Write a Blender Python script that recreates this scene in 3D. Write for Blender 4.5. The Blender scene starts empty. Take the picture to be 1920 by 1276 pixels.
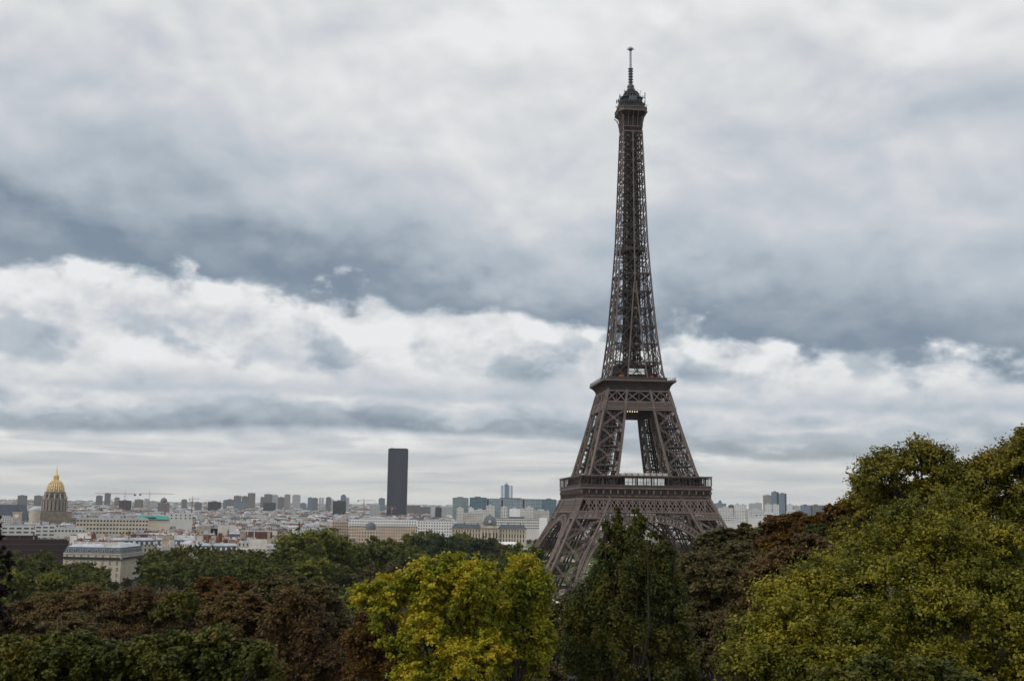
import bpy, math, random
import numpy as np
from mathutils import Matrix, Vector

# ------------------------------------------------------------------ camera
CAM = np.array([-142.485, -647.344, 41.315]); FPX = 2164.52
HD, PT, RL = 0.1122, 0.1512, 0.0120
_fw = np.array([math.sin(HD)*math.cos(PT), math.cos(HD)*math.cos(PT), math.sin(PT)])
_rt = np.array([math.cos(HD), -math.sin(HD), 0.0]); _up = np.cross(_rt, _fw)
R2 = _rt*math.cos(RL)+_up*math.sin(RL); U2 = -_rt*math.sin(RL)+_up*math.cos(RL)
scene = bpy.context.scene
camd = bpy.data.cameras.new('camera'); cam = bpy.data.objects.new('camera', camd)
scene.collection.objects.link(cam); scene.camera = cam
camd.sensor_width = 36; camd.lens = FPX/1920*36; camd.clip_start = 0.5; camd.clip_end = 60000
M = Matrix(((R2[0], U2[0], -_fw[0], CAM[0]), (R2[1], U2[1], -_fw[1], CAM[1]), (R2[2], U2[2], -_fw[2], CAM[2]), (0, 0, 0, 1)))
cam.matrix_world = M
scene.view_settings.view_transform = 'Standard'; scene.view_settings.look = 'None'
scene.cycles.volume_bounces = 2
scene.view_settings.exposure = 0.0; scene.view_settings.gamma = 1

# ------------------------------------------------------------------ node helpers
class S:
    """a shader socket with arithmetic"""
    def __init__(s, nt, k): s.nt = nt; s.k = k
    def _m(s, op, *a, clamp=False):
        n = s.nt.nodes.new('ShaderNodeMath'); n.operation = op; n.use_clamp = clamp
        for i, x in enumerate((s,)+a):
            if isinstance(x, S): s.nt.links.new(x.k, n.inputs[i])
            else: n.inputs[i].default_value = x
        return S(s.nt, n.outputs[0])
    def __add__(s, o): return s._m('ADD', o)
    def __radd__(s, o): return s._m('ADD', o)
    def __sub__(s, o): return s._m('SUBTRACT', o)
    def __rsub__(s, o): return (s*-1.0)._m('ADD', o)
    def __mul__(s, o): return s._m('MULTIPLY', o)
    def __rmul__(s, o): return s._m('MULTIPLY', o)
    def __truediv__(s, o): return s._m('DIVIDE', o)
    def __pow__(s, o): return s._m('POWER', o)
    def gt(s, o): return s._m('GREATER_THAN', o)
    def lt(s, o): return s._m('LESS_THAN', o)
    def frac(s): return s._m('FRACT')
    def absv(s): return s._m('ABSOLUTE')
    def clamp(s): return s._m('ADD', 0.0, clamp=True)
    def step(s, a, b):          # smoothstep a..b -> 0..1
        n = s.nt.nodes.new('ShaderNodeMapRange'); n.interpolation_type = 'SMOOTHSTEP'
        s.nt.links.new(s.k, n.inputs[0])
        lo, hi = (a, b) if not isinstance(a, (int, float)) or a < b else (b, a)
        for i, x in ((1, lo), (2, hi)):
            if isinstance(x, S): s.nt.links.new(x.k, n.inputs[i])
            else: n.inputs[i].default_value = x
        n.inputs[3].default_value = 0; n.inputs[4].default_value = 1
        r = S(s.nt, n.outputs[0])
        return r if lo is a or lo == a else 1.0-r
    def curve(s, pts, x0, x1):  # piecewise curve through (x, y) points, y any range
        ys = [p[1] for p in pts]; y0, y1 = min(ys), max(ys)
        n = s.nt.nodes.new('ShaderNodeFloatCurve'); c = n.mapping.curves[0]
        q = [((x-x0)/(x1-x0), (y-y0)/(y1-y0)) for x, y in pts]
        c.points[0].location = q[0]; c.points[1].location = q[-1]
        for p in q[1:-1]: c.points.new(*p)
        n.mapping.update(); s.nt.links.new(((s-x0)*(1/(x1-x0))).k, n.inputs['Value'])
        return S(s.nt, n.outputs[0])*(y1-y0)+y0
def comb(nt, x, y, z):
    n = nt.nodes.new('ShaderNodeCombineXYZ')
    for i, v in enumerate((x, y, z)):
        if isinstance(v, S): nt.links.new(v.k, n.inputs[i])
        else: n.inputs[i].default_value = v
    return S(nt, n.outputs[0])
def sep(nt, k):
    n = nt.nodes.new('ShaderNodeSeparateXYZ'); nt.links.new(k.k, n.inputs[0])
    return [S(nt, n.outputs[i]) for i in range(3)]
def noise(nt, v, scale, detail=4, rough=0.5, dist=0.0, out=0):
    n = nt.nodes.new('ShaderNodeTexNoise'); nt.links.new(v.k, n.inputs['Vector'])
    n.inputs['Scale'].default_value = scale; n.inputs['Detail'].default_value = detail
    n.inputs['Roughness'].default_value = rough; n.inputs['Distortion'].default_value = dist
    return S(nt, n.outputs[out])
def mix(nt, f, a, b):
    n = nt.nodes.new('ShaderNodeMix'); n.data_type = 'RGBA'
    for i, x in ((0, f), (6, a), (7, b)):
        if isinstance(x, S): nt.links.new(x.k, n.inputs[i])
        elif isinstance(x, (int, float)): n.inputs[i].default_value = x
        else: n.inputs[i].default_value = (*x, 1)
    return S(nt, n.outputs[2])

# ------------------------------------------------------------------ sky and sun
SUN_EL, SUN_AZ = math.radians(38), math.radians(-120)   # behind the clouds, over the camera's right shoulder
world = bpy.data.worlds.new('World'); scene.world = world; world.use_nodes = True
def build_sky():
    nt = world.node_tree; nt.nodes.clear()
    tc = nt.nodes.new('ShaderNodeTexCoord'); d = S(nt, tc.outputs['Generated'])
    x, y, z = sep(nt, d)
    deg = 180/math.pi
    az = x._m('ARCTAN2', y)*deg - math.degrees(HD)      # degrees right of the heading
    el = z._m('ARCSINE')*deg
    # slow warp makes every edge ragged; the same fields serve all cloud layers
    w1 = noise(nt, comb(nt, az*0.05, el*0.09, 0.0), 2.2, 5, 0.5)-0.5
    w2 = noise(nt, comb(nt, az*0.05, el*0.09, 7.3), 6.5, 6, 0.55)-0.5
    big = noise(nt, comb(nt, az*0.05, el*0.085, 4.4), 1.5, 3, 0.5, 0.4)-0.5
    soft = lambda dx, dy: noise(nt, comb(nt, az*0.05-dx, (el-dy)*0.06+az*0.012, 9.1), 3.0, 3, 0.45, 0.1)
    ey = el.curve([(0, 0), (2, .40), (5, .82), (10, 1.30), (60, 5.6)], 0, 60)
    puff = lambda dx, dy: noise(nt, comb(nt, az*0.06-dx, ey-dy*0.1, 3.1), 4.6, 7, 0.50, 0.15)
    lit_up = soft(0, 0)-soft(0.02, 0.9)
    lit = puff(0, 0)-puff(0.012, 0.75)                  # >0 at the upper left side of a puff
    strat = noise(nt, comb(nt, az*0.05, el*0.55, 1.7), 3.0, 6, 0.55, 0.5)-0.5
    # big dark bank: ragged base, brightening upward
    base = az.curve([(-40, 13.5), (-24, 10.8), (-17, 11.3), (-12, 10.6), (-7, 10.5), (4, 9.3), (9, 9.0), (14, 7.9), (24, 6.9), (40, 8)], -40, 40)
    t = el-base-w1*3.4-w2*3.8-lit*3.2
    bank = (t*(az.curve([(-40, 1.1), (-20, 1.05), (-6, 1.45), (2, 1.7), (9, 1.2), (24, .85), (40, 1)], -40, 40))+big*5.0).curve(
        [(-3, .28), (0, .31), (1.5, .38), (4, .55), (8, .70), (12, .81), (18, .90), (60, .97)], -3, 60)
    bulge = lambda dx, dy: noise(nt, comb(nt, az*0.055-dx, (el-dy)*0.09, 14.2), 2.3, 7, 0.48, 0.25)
    bank = bank + lit_up*0.4 + (bulge(0, 0)-bulge(0.02, 1.1))*0.75*t.step(-1.0, 2.5) + w2*0.05
    # bright sky under the bank with lower cumulus bands
    und = el.curve([(0, .72), (1.2, .79), (3, .78), (5, .80), (7.5, .86), (10, .93), (12, .95), (30, .95)], 0, 30)
    und = und + lit*1.1*el.step(2.0, 4.5) + big*0.18 + strat*1.7*(1.0-el.step(2.4, 4.8))
    def band(v, curve_pts, thick, ragged, dark):
        q = el-az.curve(curve_pts, -40, 40)-w2*0.5
        top = w1*ragged*2.4+w2*ragged*1.8+lit*4.0+thick
        m = q.step(-0.2, 0.3)*(1.0-(q-top).step(-0.9, 0.5))
        shade = q*(0.14/thick)+dark
        return v*(1.0-m)+(shade+lit*0.7)*m
    und = band(und, [(-40, 5.5), (-24, 5.6), (-10, 5.8), (0, 5.6), (24, 5.0), (40, 5)], 0.9, 1.5, .58)
    und = band(und, [(-40, 3.7), (-24, 3.6), (-18, 3.6), (-12, 4.1), (-6, 4.0), (0, 3.9), (6, 3.1), (12, 2.7), (18, 2.9), (24, 3.0), (40, 3)], 1.5, 1.7, .36)
    und = band(und, [(-40, 2.3), (-24, 2.2), (-10, 2.6), (-4, 2.35), (4, 2.2), (10, 1.9), (24, 1.8), (40, 2)], 0.35, 0.5, .56)
    patch = (puff(1.3, 0.2)+w1*0.3).step(0.52, 0.66)*(el-6.2).step(0, 0.9)*(1.0-(el-9.4).step(-1.2, 1.2))
    und = und*(1.0-patch*0.36)
    m = t.step(-0.5, 0.75)
    tone = und*(1.0-m)+bank*m
    tone = tone._m('MAXIMUM', 0.30)._m('MINIMUM', 1.0)
    ramp = nt.nodes.new('ShaderNodeValToRGB'); nt.links.new(tone.k, ramp.inputs[0])
    e = ramp.color_ramp.elements
    e[0].position = 0.30; e[0].color = (0.215, 0.275, 0.350, 1)
    e[1].position = 1.0; e[1].color = (0.875, 0.885, 0.895, 1)
    for p, c in ((0.45, (0.345, 0.405, 0.470)), (0.60, (0.485, 0.545, 0.605)), (0.75, (0.63, 0.655, 0.70)), (0.88, (0.765, 0.78, 0.785))):
        n = e.new(p); n.color = (*c, 1)
    warm = mix(nt, (el.step(5.0, 1.0))*0.6, S(nt, ramp.outputs[0]), mix(nt, 1.0, (1, 1, 1), (0.60, 0.605, 0.575)))
    sk = nt.nodes.new('ShaderNodeTexSky'); sk.sky_type = 'NISHITA'; sk.sun_disc = False
    sk.sun_elevation = SUN_EL; sk.sun_rotation = SUN_AZ
    bg1 = nt.nodes.new('ShaderNodeBackground'); nt.links.new(sk.outputs[0], bg1.inputs[0]); bg1.inputs[1].default_value = 0.06
    bg2 = nt.nodes.new('ShaderNodeBackground'); nt.links.new(warm.k, bg2.inputs[0]); bg2.inputs[1].default_value = 1.0
    mx = nt.nodes.new('ShaderNodeMixShader'); mx.inputs[0].default_value = 0.93      # cloud cover
    nt.links.new(bg1.outputs[0], mx.inputs[1]); nt.links.new(bg2.outputs[0], mx.inputs[2])
    out = nt.nodes.new('ShaderNodeOutputWorld'); nt.links.new(mx.outputs[0], out.inputs[0])
build_sky()
sund = bpy.data.lights.new('sun', 'SUN'); sund.energy = 1.3; sund.angle = math.radians(14); sund.color = (1, .95, .87)
sun = bpy.data.objects.new('sun', sund); scene.collection.objects.link(sun)
_sd = Vector((math.sin(SUN_AZ)*math.cos(SUN_EL), math.cos(SUN_AZ)*math.cos(SUN_EL), math.sin(SUN_EL)))
sun.rotation_euler = _sd.to_track_quat('Z', 'Y').to_euler()

# ------------------------------------------------------------------ mesh helpers
F = FPX
def at(u, v, d):                       # the point seen at photo pixel (u, v), d metres down the view axis
    return CAM+d*(_fw+R2*((u-960)/F)+U2*((638-v)/F))
def pix(X):
    q = np.array(X, float)-CAM; z = q@_fw
    return 960+F*(q@R2)/z, 638-F*(q@U2)/z, z
def _nop(): pass
def tag(o, label=None, cat=None, group=None, kind=None):
    if label: o['label'] = label
    if cat: o['category'] = cat
    if group: o['group'] = group
    if kind: o['kind'] = kind
    return o
def empty(name, loc=(0, 0, 0), rz=0, parent=None):
    o = bpy.data.objects.new(name, None); scene.collection.objects.link(o)
    o.location = tuple(float(c) for c in loc); o.rotation_euler = (0, 0, rz); o.empty_display_size = 1
    if parent: o.parent = parent
    return o
class MB:
    """collects boxes, beams, prisms, lathes; build() links them as one mesh object"""
    def __init__(s): s.v = []; s.f = []; s.m = []; s.uv = []
    def face(s, pts, m=0, uv=None):
        n = len(s.v); s.v += [tuple(map(float, p)) for p in pts]; s.f.append(tuple(range(n, n+len(pts)))); s.m.append(m)
        s.uv += uv if uv else [(0.0, 0.0)]*len(pts)
    def hexa(s, p, m=0, mtop=None):     # p: 4 bottom + 4 top corners, counter-clockwise from above
        n = len(s.v); s.v += [tuple(map(float, q)) for q in p]
        for k, f in enumerate(((3, 2, 1, 0), (4, 5, 6, 7), (0, 1, 5, 4), (1, 2, 6, 5), (2, 3, 7, 6), (3, 0, 4, 7))):
            s.f.append(tuple(n+i for i in f)); s.m.append(mtop if (k == 1 and mtop is not None) else m)
            if k < 2: s.uv += [(0.0, 0.0)]*4
            else:
                a, b, c = p[f[0]], p[f[1]], p[f[2]]
                L = math.dist(a, b); H = math.dist(b, c); s.uv += [(0, 0), (L, 0), (L, H), (0, H)]
    def box(s, x0, x1, y0, y1, z0, z1, m=0, mtop=None):
        s.hexa([(x0, y0, z0), (x1, y0, z0), (x1, y1, z0), (x0, y1, z0), (x0, y0, z1), (x1, y0, z1), (x1, y1, z1), (x0, y1, z1)], m, mtop)
    def beam(s, p, q, w, h=None, m=0, n=None):   # box beam p->q; w across, h along the direction n
        h = h or w
        p = np.array(p, float); q = np.array(q, float); d = q-p; L = np.linalg.norm(d)
        if L < 1e-6: return
        d /= L; n = np.array(n if n is not None else ((0, 0, 1) if abs(d[2]) < .95 else (0, 1, 0)), float)
        n = n-d*(n@d); n /= np.linalg.norm(n); b = np.cross(n, d)
        c = [(-1, -1), (1, -1), (1, 1), (-1, 1)]
        s.hexa([p+b*i*w/2+n*j*h/2 for i, j in c]+[q+b*i*w/2+n*j*h/2 for i, j in c], m)
    def tube(s, pts, rad, k=6, m=0, cap=True):
        pts = [np.array(p, float) for p in pts]; n0 = len(s.v)
        for i, p in enumerate(pts):
            d = pts[min(i+1, len(pts)-1)]-pts[max(i-1, 0)]; d = d/(np.linalg.norm(d)+1e-9)
            a = np.cross(d, (0.3, 0.2, 0.93) if abs(d[2]) < .9 else (1, 0, 0)); a /= np.linalg.norm(a); b = np.cross(d, a)
            for j in range(k):
                t = 2*math.pi*j/k; s.v.append(tuple(p+(a*math.cos(t)+b*math.sin(t))*rad[i]))
        for i in range(len(pts)-1):
            for j in range(k):
                s.f.append((n0+i*k+j, n0+i*k+(j+1) % k, n0+(i+1)*k+(j+1) % k, n0+(i+1)*k+j)); s.m.append(m); s.uv += [(0.0, 0.0)]*4
        if cap:
            s.f.append(tuple(n0+(len(pts)-1)*k+j for j in range(k))); s.m.append(m); s.uv += [(0.0, 0.0)]*k
    def lathe(s, prof, k=32, c=(0, 0), m=0, a0=0, cap=True):
        n0 = len(s.v)
        for r, z in prof:
            for j in range(k):
                t = 2*math.pi*j/k+a0; s.v.append((c[0]+r*math.cos(t), c[1]+r*math.sin(t), z))
        for i in range(len(prof)-1):
            for j in range(k):
                s.f.append((n0+i*k+j, n0+i*k+(j+1) % k, n0+(i+1)*k+(j+1) % k, n0+(i+1)*k+j)); s.m.append(m); s.uv += [(0.0, 0.0)]*4
        if cap:
            s.f.append(tuple(n0+(len(prof)-1)*k+j for j in range(k))); s.m.append(m); s.uv += [(0.0, 0.0)]*k
    def build(s, name, mats, parent=None, rot=0, smooth=False, uv=False):
        me = bpy.data.meshes.new(name); v = s.v
        if rot:
            c, sn = math.cos(rot), math.sin(rot); v = [(x*c-y*sn, x*sn+y*c, z) for x, y, z in v]
        me.from_pydata(v, [], s.f)
        for m in (mats if isinstance(mats, (list, tuple)) else [mats]): me.materials.append(m)
        me.polygons.foreach_set('material_index', s.m)
        if uv:
            l = me.uv_layers.new(name='UVMap'); l.data.foreach_set('uv', np.array(s.uv, np.float32).ravel())
        if smooth: me.polygons.foreach_set('use_smooth', [True]*len(me.polygons))
        me.update()
        o = bpy.data.objects.new(name, me); scene.collection.objects.link(o)
        if parent: o.parent = parent
        return o
def dup(root, loc, rz=0.0, scale=None):      # a copy of a thing with copies of its parts and sub-parts
    r = root.copy(); scene.collection.objects.link(r); r.location = tuple(float(c) for c in loc); r.rotation_euler = (0, 0, rz)
    if scale: r.scale = scale
    for ch in list(root.children):
        c = ch.copy(); scene.collection.objects.link(c); c.parent = r
        for g in list(ch.children):
            d = g.copy(); scene.collection.objects.link(d); d.parent = c
    return r

# ------------------------------------------------------------------ materials
def mat(name, col, rough=0.7, metal=0.0, var=0.0, vscale=1.0, col2=None, spec=0.3, isl=0.0):
    m = bpy.data.materials.new(name); m.use_nodes = True; nt = m.node_tree
    b = nt.nodes['Principled BSDF']; b.inputs['Roughness'].default_value = rough; b.inputs['Metallic'].default_value = metal
    b.inputs['Specular IOR Level'].default_value = spec
    b.inputs['Base Color'].default_value = (*col, 1)
    if var or isl:
        tc = nt.nodes.new('ShaderNodeTexCoord'); n = noise(nt, S(nt, tc.outputs['Object']), vscale, 5, 0.6)
        c2 = col2 or tuple(c*(1-var) for c in col)
        f = n.step(0.35, 0.65)
        if isl:
            g = nt.nodes.new('ShaderNodeNewGeometry'); f = (f*(1-isl)+S(nt, g.outputs['Random Per Island'])*isl)
        nt.links.new(mix(nt, f, c2, col).k, b.inputs['Base Color'])
    return m
def mat_windows(name, wall, win, px, pz, fx, fz, var=0.15, wall2=None, rough=0.7, line=None, winrough=0.25, isl=0.0):
    """facade of openings laid out in wall metres (UV), with sooty variation of the wall"""
    m = bpy.data.materials.new(name); m.use_nodes = True; nt = m.node_tree; b = nt.nodes['Principled BSDF']
    uv = nt.nodes.new('ShaderNodeTexCoord'); u, v, _ = sep(nt, S(nt, uv.outputs['UV']))
    a = (u/px).frac()-0.5; c = (v/pz).frac()-0.5
    w = a.absv().lt(fx/2)*c.absv().lt(fz/2)
    n = noise(nt, S(nt, uv.outputs['Object']), 0.08, 5, 0.6)
    cell = nt.nodes.new('ShaderNodeTexWhiteNoise'); cell.noise_dimensions = '2D'
    nt.links.new(comb(nt, (u/px)._m('FLOOR'), (v/pz)._m('FLOOR'), 0.0).k, cell.inputs['Vector'])
    wc = mix(nt, S(nt, cell.outputs['Value'])*0.6, win, tuple(0.55*x+0.12 for x in win))
    f = n.step(0.3, 0.7)
    if isl:
        g = nt.nodes.new('ShaderNodeNewGeometry'); f = f*(1-isl)+S(nt, g.outputs['Random Per Island'])*isl
    base = mix(nt, f, wall2 or tuple(x*(1-var) for x in wall), wall)
    if line: base = mix(nt, c.absv().gt(0.5-line[0]/2), base, line[1])
    nt.links.new(mix(nt, w, base, wc).k, b.inputs['Base Color'])
    nt.links.new((w*(winrough-rough)+rough).k, b.inputs['Roughness']); b.inputs['Specular IOR Level'].default_value = 0.4
    return m
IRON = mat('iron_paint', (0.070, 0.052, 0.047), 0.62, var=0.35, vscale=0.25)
IRON_PALE = mat('iron_paint_lit', (0.160, 0.121, 0.107), 0.6, var=0.25, vscale=0.3)  # same paint, lighter: light on chords and outer lattice put into the colour
IRON_DARK = mat('iron_paint_shop_and_shade', (0.022, 0.020, 0.022), 0.7, var=0.4, vscale=0.4)  # shop fronts and decks, plus the tower's inner shade put into the colour
GLASS_PALE = mat('pavilion_glass', (0.86, 0.88, 0.86), 0.08, metal=0.85, var=0.35, vscale=0.35)
GLASS_DARK = mat('dark_glass', (0.02, 0.025, 0.03), 0.08, spec=0.6)
ROOF_PALE = mat('pavilion_roof', (0.42, 0.40, 0.35), 0.5, var=0.3, vscale=0.3)
STEEL_GREY = mat('antenna_grey', (0.10, 0.115, 0.13), 0.5, var=0.4, vscale=0.8)
MASONRY = mat('masonry', (0.36, 0.32, 0.27), 0.9, var=0.25, vscale=0.3)

# ------------------------------------------------------------------ the iron lattice tower
ZW = [0, 18.8, 40.8, 51, 64.5, 88, 111, 121.7, 145, 170, 200, 235, 267, 285]
WW = [62.8, 51.4, 39.7, 35.2, 29.5, 23.15, 17.4, 14.7, 11.9, 9.9, 7.95, 6.7, 5.55, 5.3]
def W(z): return float(np.interp(z, ZW, WW))
ZI = [0, 17.3, 28.5, 39.9, 51, 65, 88, 100.3, 121.8, 145, 169.8, 176]
II = [46.5, 37.8, 31.9, 25.3, 20, 14.3, 10.1, 8.2, 5.3, 3.1, 1.0, 0.42]
def I(z): return float(np.interp(z, ZI, II))

def build_tower():
    root = empty('lattice_tower'); rnd = random.Random(4)
    tag(root, 'tall brown wrought iron lattice tower on four splayed legs with antenna mast', 'tower')
    C4 = [(1, 1), (-1, 1), (-1, -1), (1, -1)]
    def lerp(a, b, t): return tuple(a[i]+(b[i]-a[i])*t for i in range(3))
    def panel(mb, a0, b0, a1, b1, n, w=0.7, fine=True, midh=True, pale=0, plate=1.5):
        """X braced panel: a0,b0 bottom corners, a1,b1 top corners; n = outward normal"""
        def lat(p, q, ww):              # a member built as two flats with a zigzag between them
            p, q = np.array(p), np.array(q); d = q-p; L = np.linalg.norm(d); d = d/L; b = np.cross(d, n); b /= np.linalg.norm(b)
            for s_ in (-1, 1): mb.beam(p+b*s_*ww*.36, q+b*s_*ww*.36, ww*.30, ww*.55, pale, n)
            k = max(2, int(L/(ww*2.2)))
            if fine:
                for j in range(k):
                    s_ = 1 if j % 2 else -1
                    mb.beam(p+d*L*j/k+b*s_*ww*.34, p+d*L*(j+1)/k-b*s_*ww*.34, ww*.16, ww*.2, pale, n)
        lat(a0, b1, w); lat(b0, a1, w)
        if midh: lat(lerp(a0, a1, .5), lerp(b0, b1, .5), w*.8)
        c = np.array(lerp(lerp(a0, b1, .5), lerp(b0, a1, .5), .5)); nn = np.array(n, float)
        d = np.array(b0)-np.array(a0); d = d/np.linalg.norm(d)*plate*.5
        mb.beam(c-d, c+d, .95*w, plate*.8, pale, np.cross(d, nn))
    levels_low = [0.5, 6.0, 17.6, 29.3, 40.9]
    for ci, (sx, sy) in enumerate(C4):
        # ---- lower leg
        mb = MB()
        def P(kx, ky, z, o=0.0):        # kx, ky: 1 = outer chord, 0 = inner chord
            return (sx*(W(z)+o if kx else I(z)-o), sy*(W(z)+o if ky else I(z)-o), z)
        zs = list(np.linspace(0, 57, 13))
        for kx, ky in ((1, 1), (1, 0), (0, 1), (0, 0)):
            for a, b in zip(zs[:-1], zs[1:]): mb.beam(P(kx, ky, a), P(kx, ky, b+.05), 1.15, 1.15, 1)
        faces = [((0, 1), (1, 1), (0, sy, .3)), ((1, 0), (1, 1), (sx, 0, .3)), ((0, 0), (1, 0), (0, -sy, -.3)), ((0, 0), (0, 1), (-sx, 0, -.3))]
        for lo, hi in zip(levels_low[:-1], levels_low[1:]):
            for fi, (ka, kb, n) in enumerate(faces):
                panel(mb, P(*ka, lo), P(*kb, lo), P(*ka, hi), P(*kb, hi), n, 1.05 if fi < 2 else 1.0, midh=hi-lo > 8, pale=1 if fi < 2 else 0)  # outer faces get the lit colour, inner faces the plain paint
                mb.beam(P(*ka, hi), P(*kb, hi), .8, .8, 0, n)
                m0, m1 = lerp(P(*ka, lo), P(*kb, lo), .5), lerp(P(*ka, hi), P(*kb, hi), .5)
                mb.beam(m0, m1, .45, .45, 0, n)
            for ka, kb in (((0, 0), (1, 1)), ((0, 1), (1, 0))): mb.beam(P(*ka, hi), P(*kb, hi), .6, .6)
            # lift track and stairs inside the leg
            for o in (.35, .5, .65):
                q0, q1 = lerp(P(0, 0, lo), P(1, 1, lo), o), lerp(P(0, 0, hi), P(1, 1, hi), o)
                mb.beam(q0, q1, .5, .9, 2)
        for z in (40.9, 44.3, 51):       # cross frames at the girder level
            for ka, kb, n in faces: mb.beam(P(*ka, z), P(*kb, z), .7, .7, 0, n)
        for ka, kb, n in faces[2:]: panel(mb, P(*ka, 40.9), P(*kb, 40.9), P(*ka, 51), P(*kb, 51), n, .8)
        mb.build('lower_leg', [IRON, IRON_PALE, IRON_DARK], root)
        # ---- masonry foot under every chord
        for kx, ky in ((1, 1), (1, 0), (0, 1), (0, 0)):
            mb = MB(); x, y, z = P(kx, ky, 0); mb.hexa([(x+a*3.4, y+b*3.4, -2.5) for a, b in ((-1, -1), (1, -1), (1, 1), (-1, 1))]+[(x+a*2.2, y+b*2.2, 1.0) for a, b in ((-1, -1), (1, -1), (1, 1), (-1, 1))])
            mb.build('masonry_foot', MASONRY, root)
        # ---- middle leg
        mb = MB(); lv = [57.8, 69.5, 80.1, 90.9, 100.8]
        zs = list(np.linspace(56, 117, 12))
        for kx, ky in ((1, 1), (1, 0), (0, 1), (0, 0)):
            for a, b in zip(zs[:-1], zs[1:]): mb.beam(P(kx, ky, a), P(kx, ky, b+.05), 1.2, 1.2, 1)
        for lo, hi in zip(lv[:-1], lv[1:]):
            for fi, (ka, kb, n) in enumerate(faces):
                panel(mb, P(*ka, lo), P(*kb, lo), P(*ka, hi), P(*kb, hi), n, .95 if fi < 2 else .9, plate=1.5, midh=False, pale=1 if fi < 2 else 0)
                for t in (.25, .5, .75): mb.beam(lerp(P(*ka, lo), P(*ka, hi), t), lerp(P(*kb, lo), P(*kb, hi), t), .22, .3, 0, n)
                mb.beam(P(*ka, hi), P(*kb, hi), .7, .7, 0, n)
                for t in (.3, .5, .7):
                    mb.beam(lerp(P(*ka, lo), P(*kb, lo), t), lerp(P(*ka, hi), P(*kb, hi), t), .3, .3, 0, n)
            for o in (.3, .42, .58, .7):  # lift cables, track beams and stair flights inside
                for o2 in (.34, .66):
                    f_ = lambda z: (sx*(I(z)+(W(z)-I(z))*o), sy*(I(z)+(W(z)-I(z))*o2), z)
                    mb.beam(f_(lo), f_(hi), .6, .6, 2)
            k = 6
            for j in range(k):
                za, zb = lo+(hi-lo)*j/k, lo+(hi-lo)*(j+1)/k; s0 = .3 if j % 2 else .7
                f_ = lambda z, o: (sx*(I(z)+(W(z)-I(z))*o), sy*(I(z)+(W(z)-I(z))*.5), z)
                mb.beam(f_(za, s0), f_(zb, 1-s0), 1.4, .35, 2)
                mb.beam(f_(zb, .2), f_(zb, .8), .3, .4)
            mb.beam(P(0, 0, hi), P(1, 1, hi), .5, .5); mb.beam(P(1, 0, hi), P(0, 1, hi), .5, .5)
        mb.build('upper_leg', [IRON, IRON_PALE, IRON_DARK], root)
    for k in range(4):
        rot = k*math.pi/2
        # ---- arch below the first platform; drawn on the front (-y) face, which leans with W(z)
        mb = MB(); Ri, Ro = 39.5, 42.6
        def A(r, t, o=0.0): z = r*math.sin(t)+.2; return (r*math.cos(t), -W(max(z, 0))-.35-o, z)
        n = 64; ts = [math.radians(4+172*i/n) for i in range(n+1)]
        for r, w_, h_ in ((Ri, 1.3, .75), (Ro, .9, .6), (Ri+.9, .25, .2), (Ro-.75, .25, .2)):
            for a, b in zip(ts[:-1], ts[1:]): mb.beam(A(r, a), A(r, b), w_, h_, 1, None)
        for i in range(n+1):
            mb.beam(A(Ri, ts[i]), A(Ro, ts[i]), .5, .38, 1)
            if i < n:
                mb.beam(A(Ri+.3, ts[i]), A(Ro-.3, ts[i+1]), .14, .16); mb.beam(A(Ro-.3, ts[i]), A(Ri+.3, ts[i+1]), .14, .16)
                tm = (ts[i]+ts[i+1])/2; mb.beam(A(Ri+.9, tm), A(Ro-.7, tm), .16, .3)
        # rings between the arch and the girder (growing towards the legs)
        for sgn in (-1, 1):
            x = 6.0
            while x < 27:
                th = math.acos(min(.99, x/(Ro+.4))); zt = (Ro+.4)*math.sin(th)+.2; top = 43.6
                hgt = top-zt; 
                if x > 25 - (0): top = min(43.6, zt+4.2)
                r = min(1.35, .55+.09*x*.5); zc0 = zt+r+.25; zc1 = max(zc0, top-r-.15)
                if zc0+r < 44.2:
                    pts = []
                    for j in range(9): a = math.pi*j/8; pts.append((sgn*x+r*math.cos(a), zc1+r*math.sin(a)))
                    for j in range(9): a = math.pi+math.pi*j/8; pts.append((sgn*x+r*math.cos(a), zc0+r*math.sin(a)))
                    pts.append(pts[0])
                    for (xa, za), (xb, zb) in zip(pts[:-1], pts[1:]):
                        mb.beam((xa, -W(za)-.1, za), (xb, -W(zb)-.1, zb), .7, .42, 0, (0, 1, 0))
                    mb.beam((sgn*(x+r+.3), -W(zt)-.1, zt-.8), (sgn*(x+r+.3), -W(44)-.1, 44.2), .4, .5)
                x += 2*r+.75
        # second, inner ring plane 4 m behind (the arch has depth)
        for r in (Ri, Ro):
            for a, b in zip(ts[::2][:-1], ts[::2][1:]): mb.beam(A(r, a, -4.2), A(r, b, -4.2), .5, .5)
        for i in range(0, n+1, 2):
            mb.beam(A(Ri, ts[i]), A(Ri, ts[i], -4.2), .3, .3); mb.beam(A(Ro, ts[i]), A(Ri, ts[i], -4.2), .22, .22)
            if i < n-1: mb.beam(A(Ro, ts[i], -4.2), A(Ri, ts[i+2], -4.2), .25, .25)
        mb.build('arch', [IRON, IRON_PALE], root, rot)
        # ---- lattice girder of the first platform
        mb = MB(); N = (0, -1, .3)
        def G(x, z, o=.25): return (x, -W(z)-o, z)
        for z, w_ in ((44.3, .75), (51.1, .8)):
            mb.beam(G(-W(z), z), G(W(z), z), w_, .7, 1, N)
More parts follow.
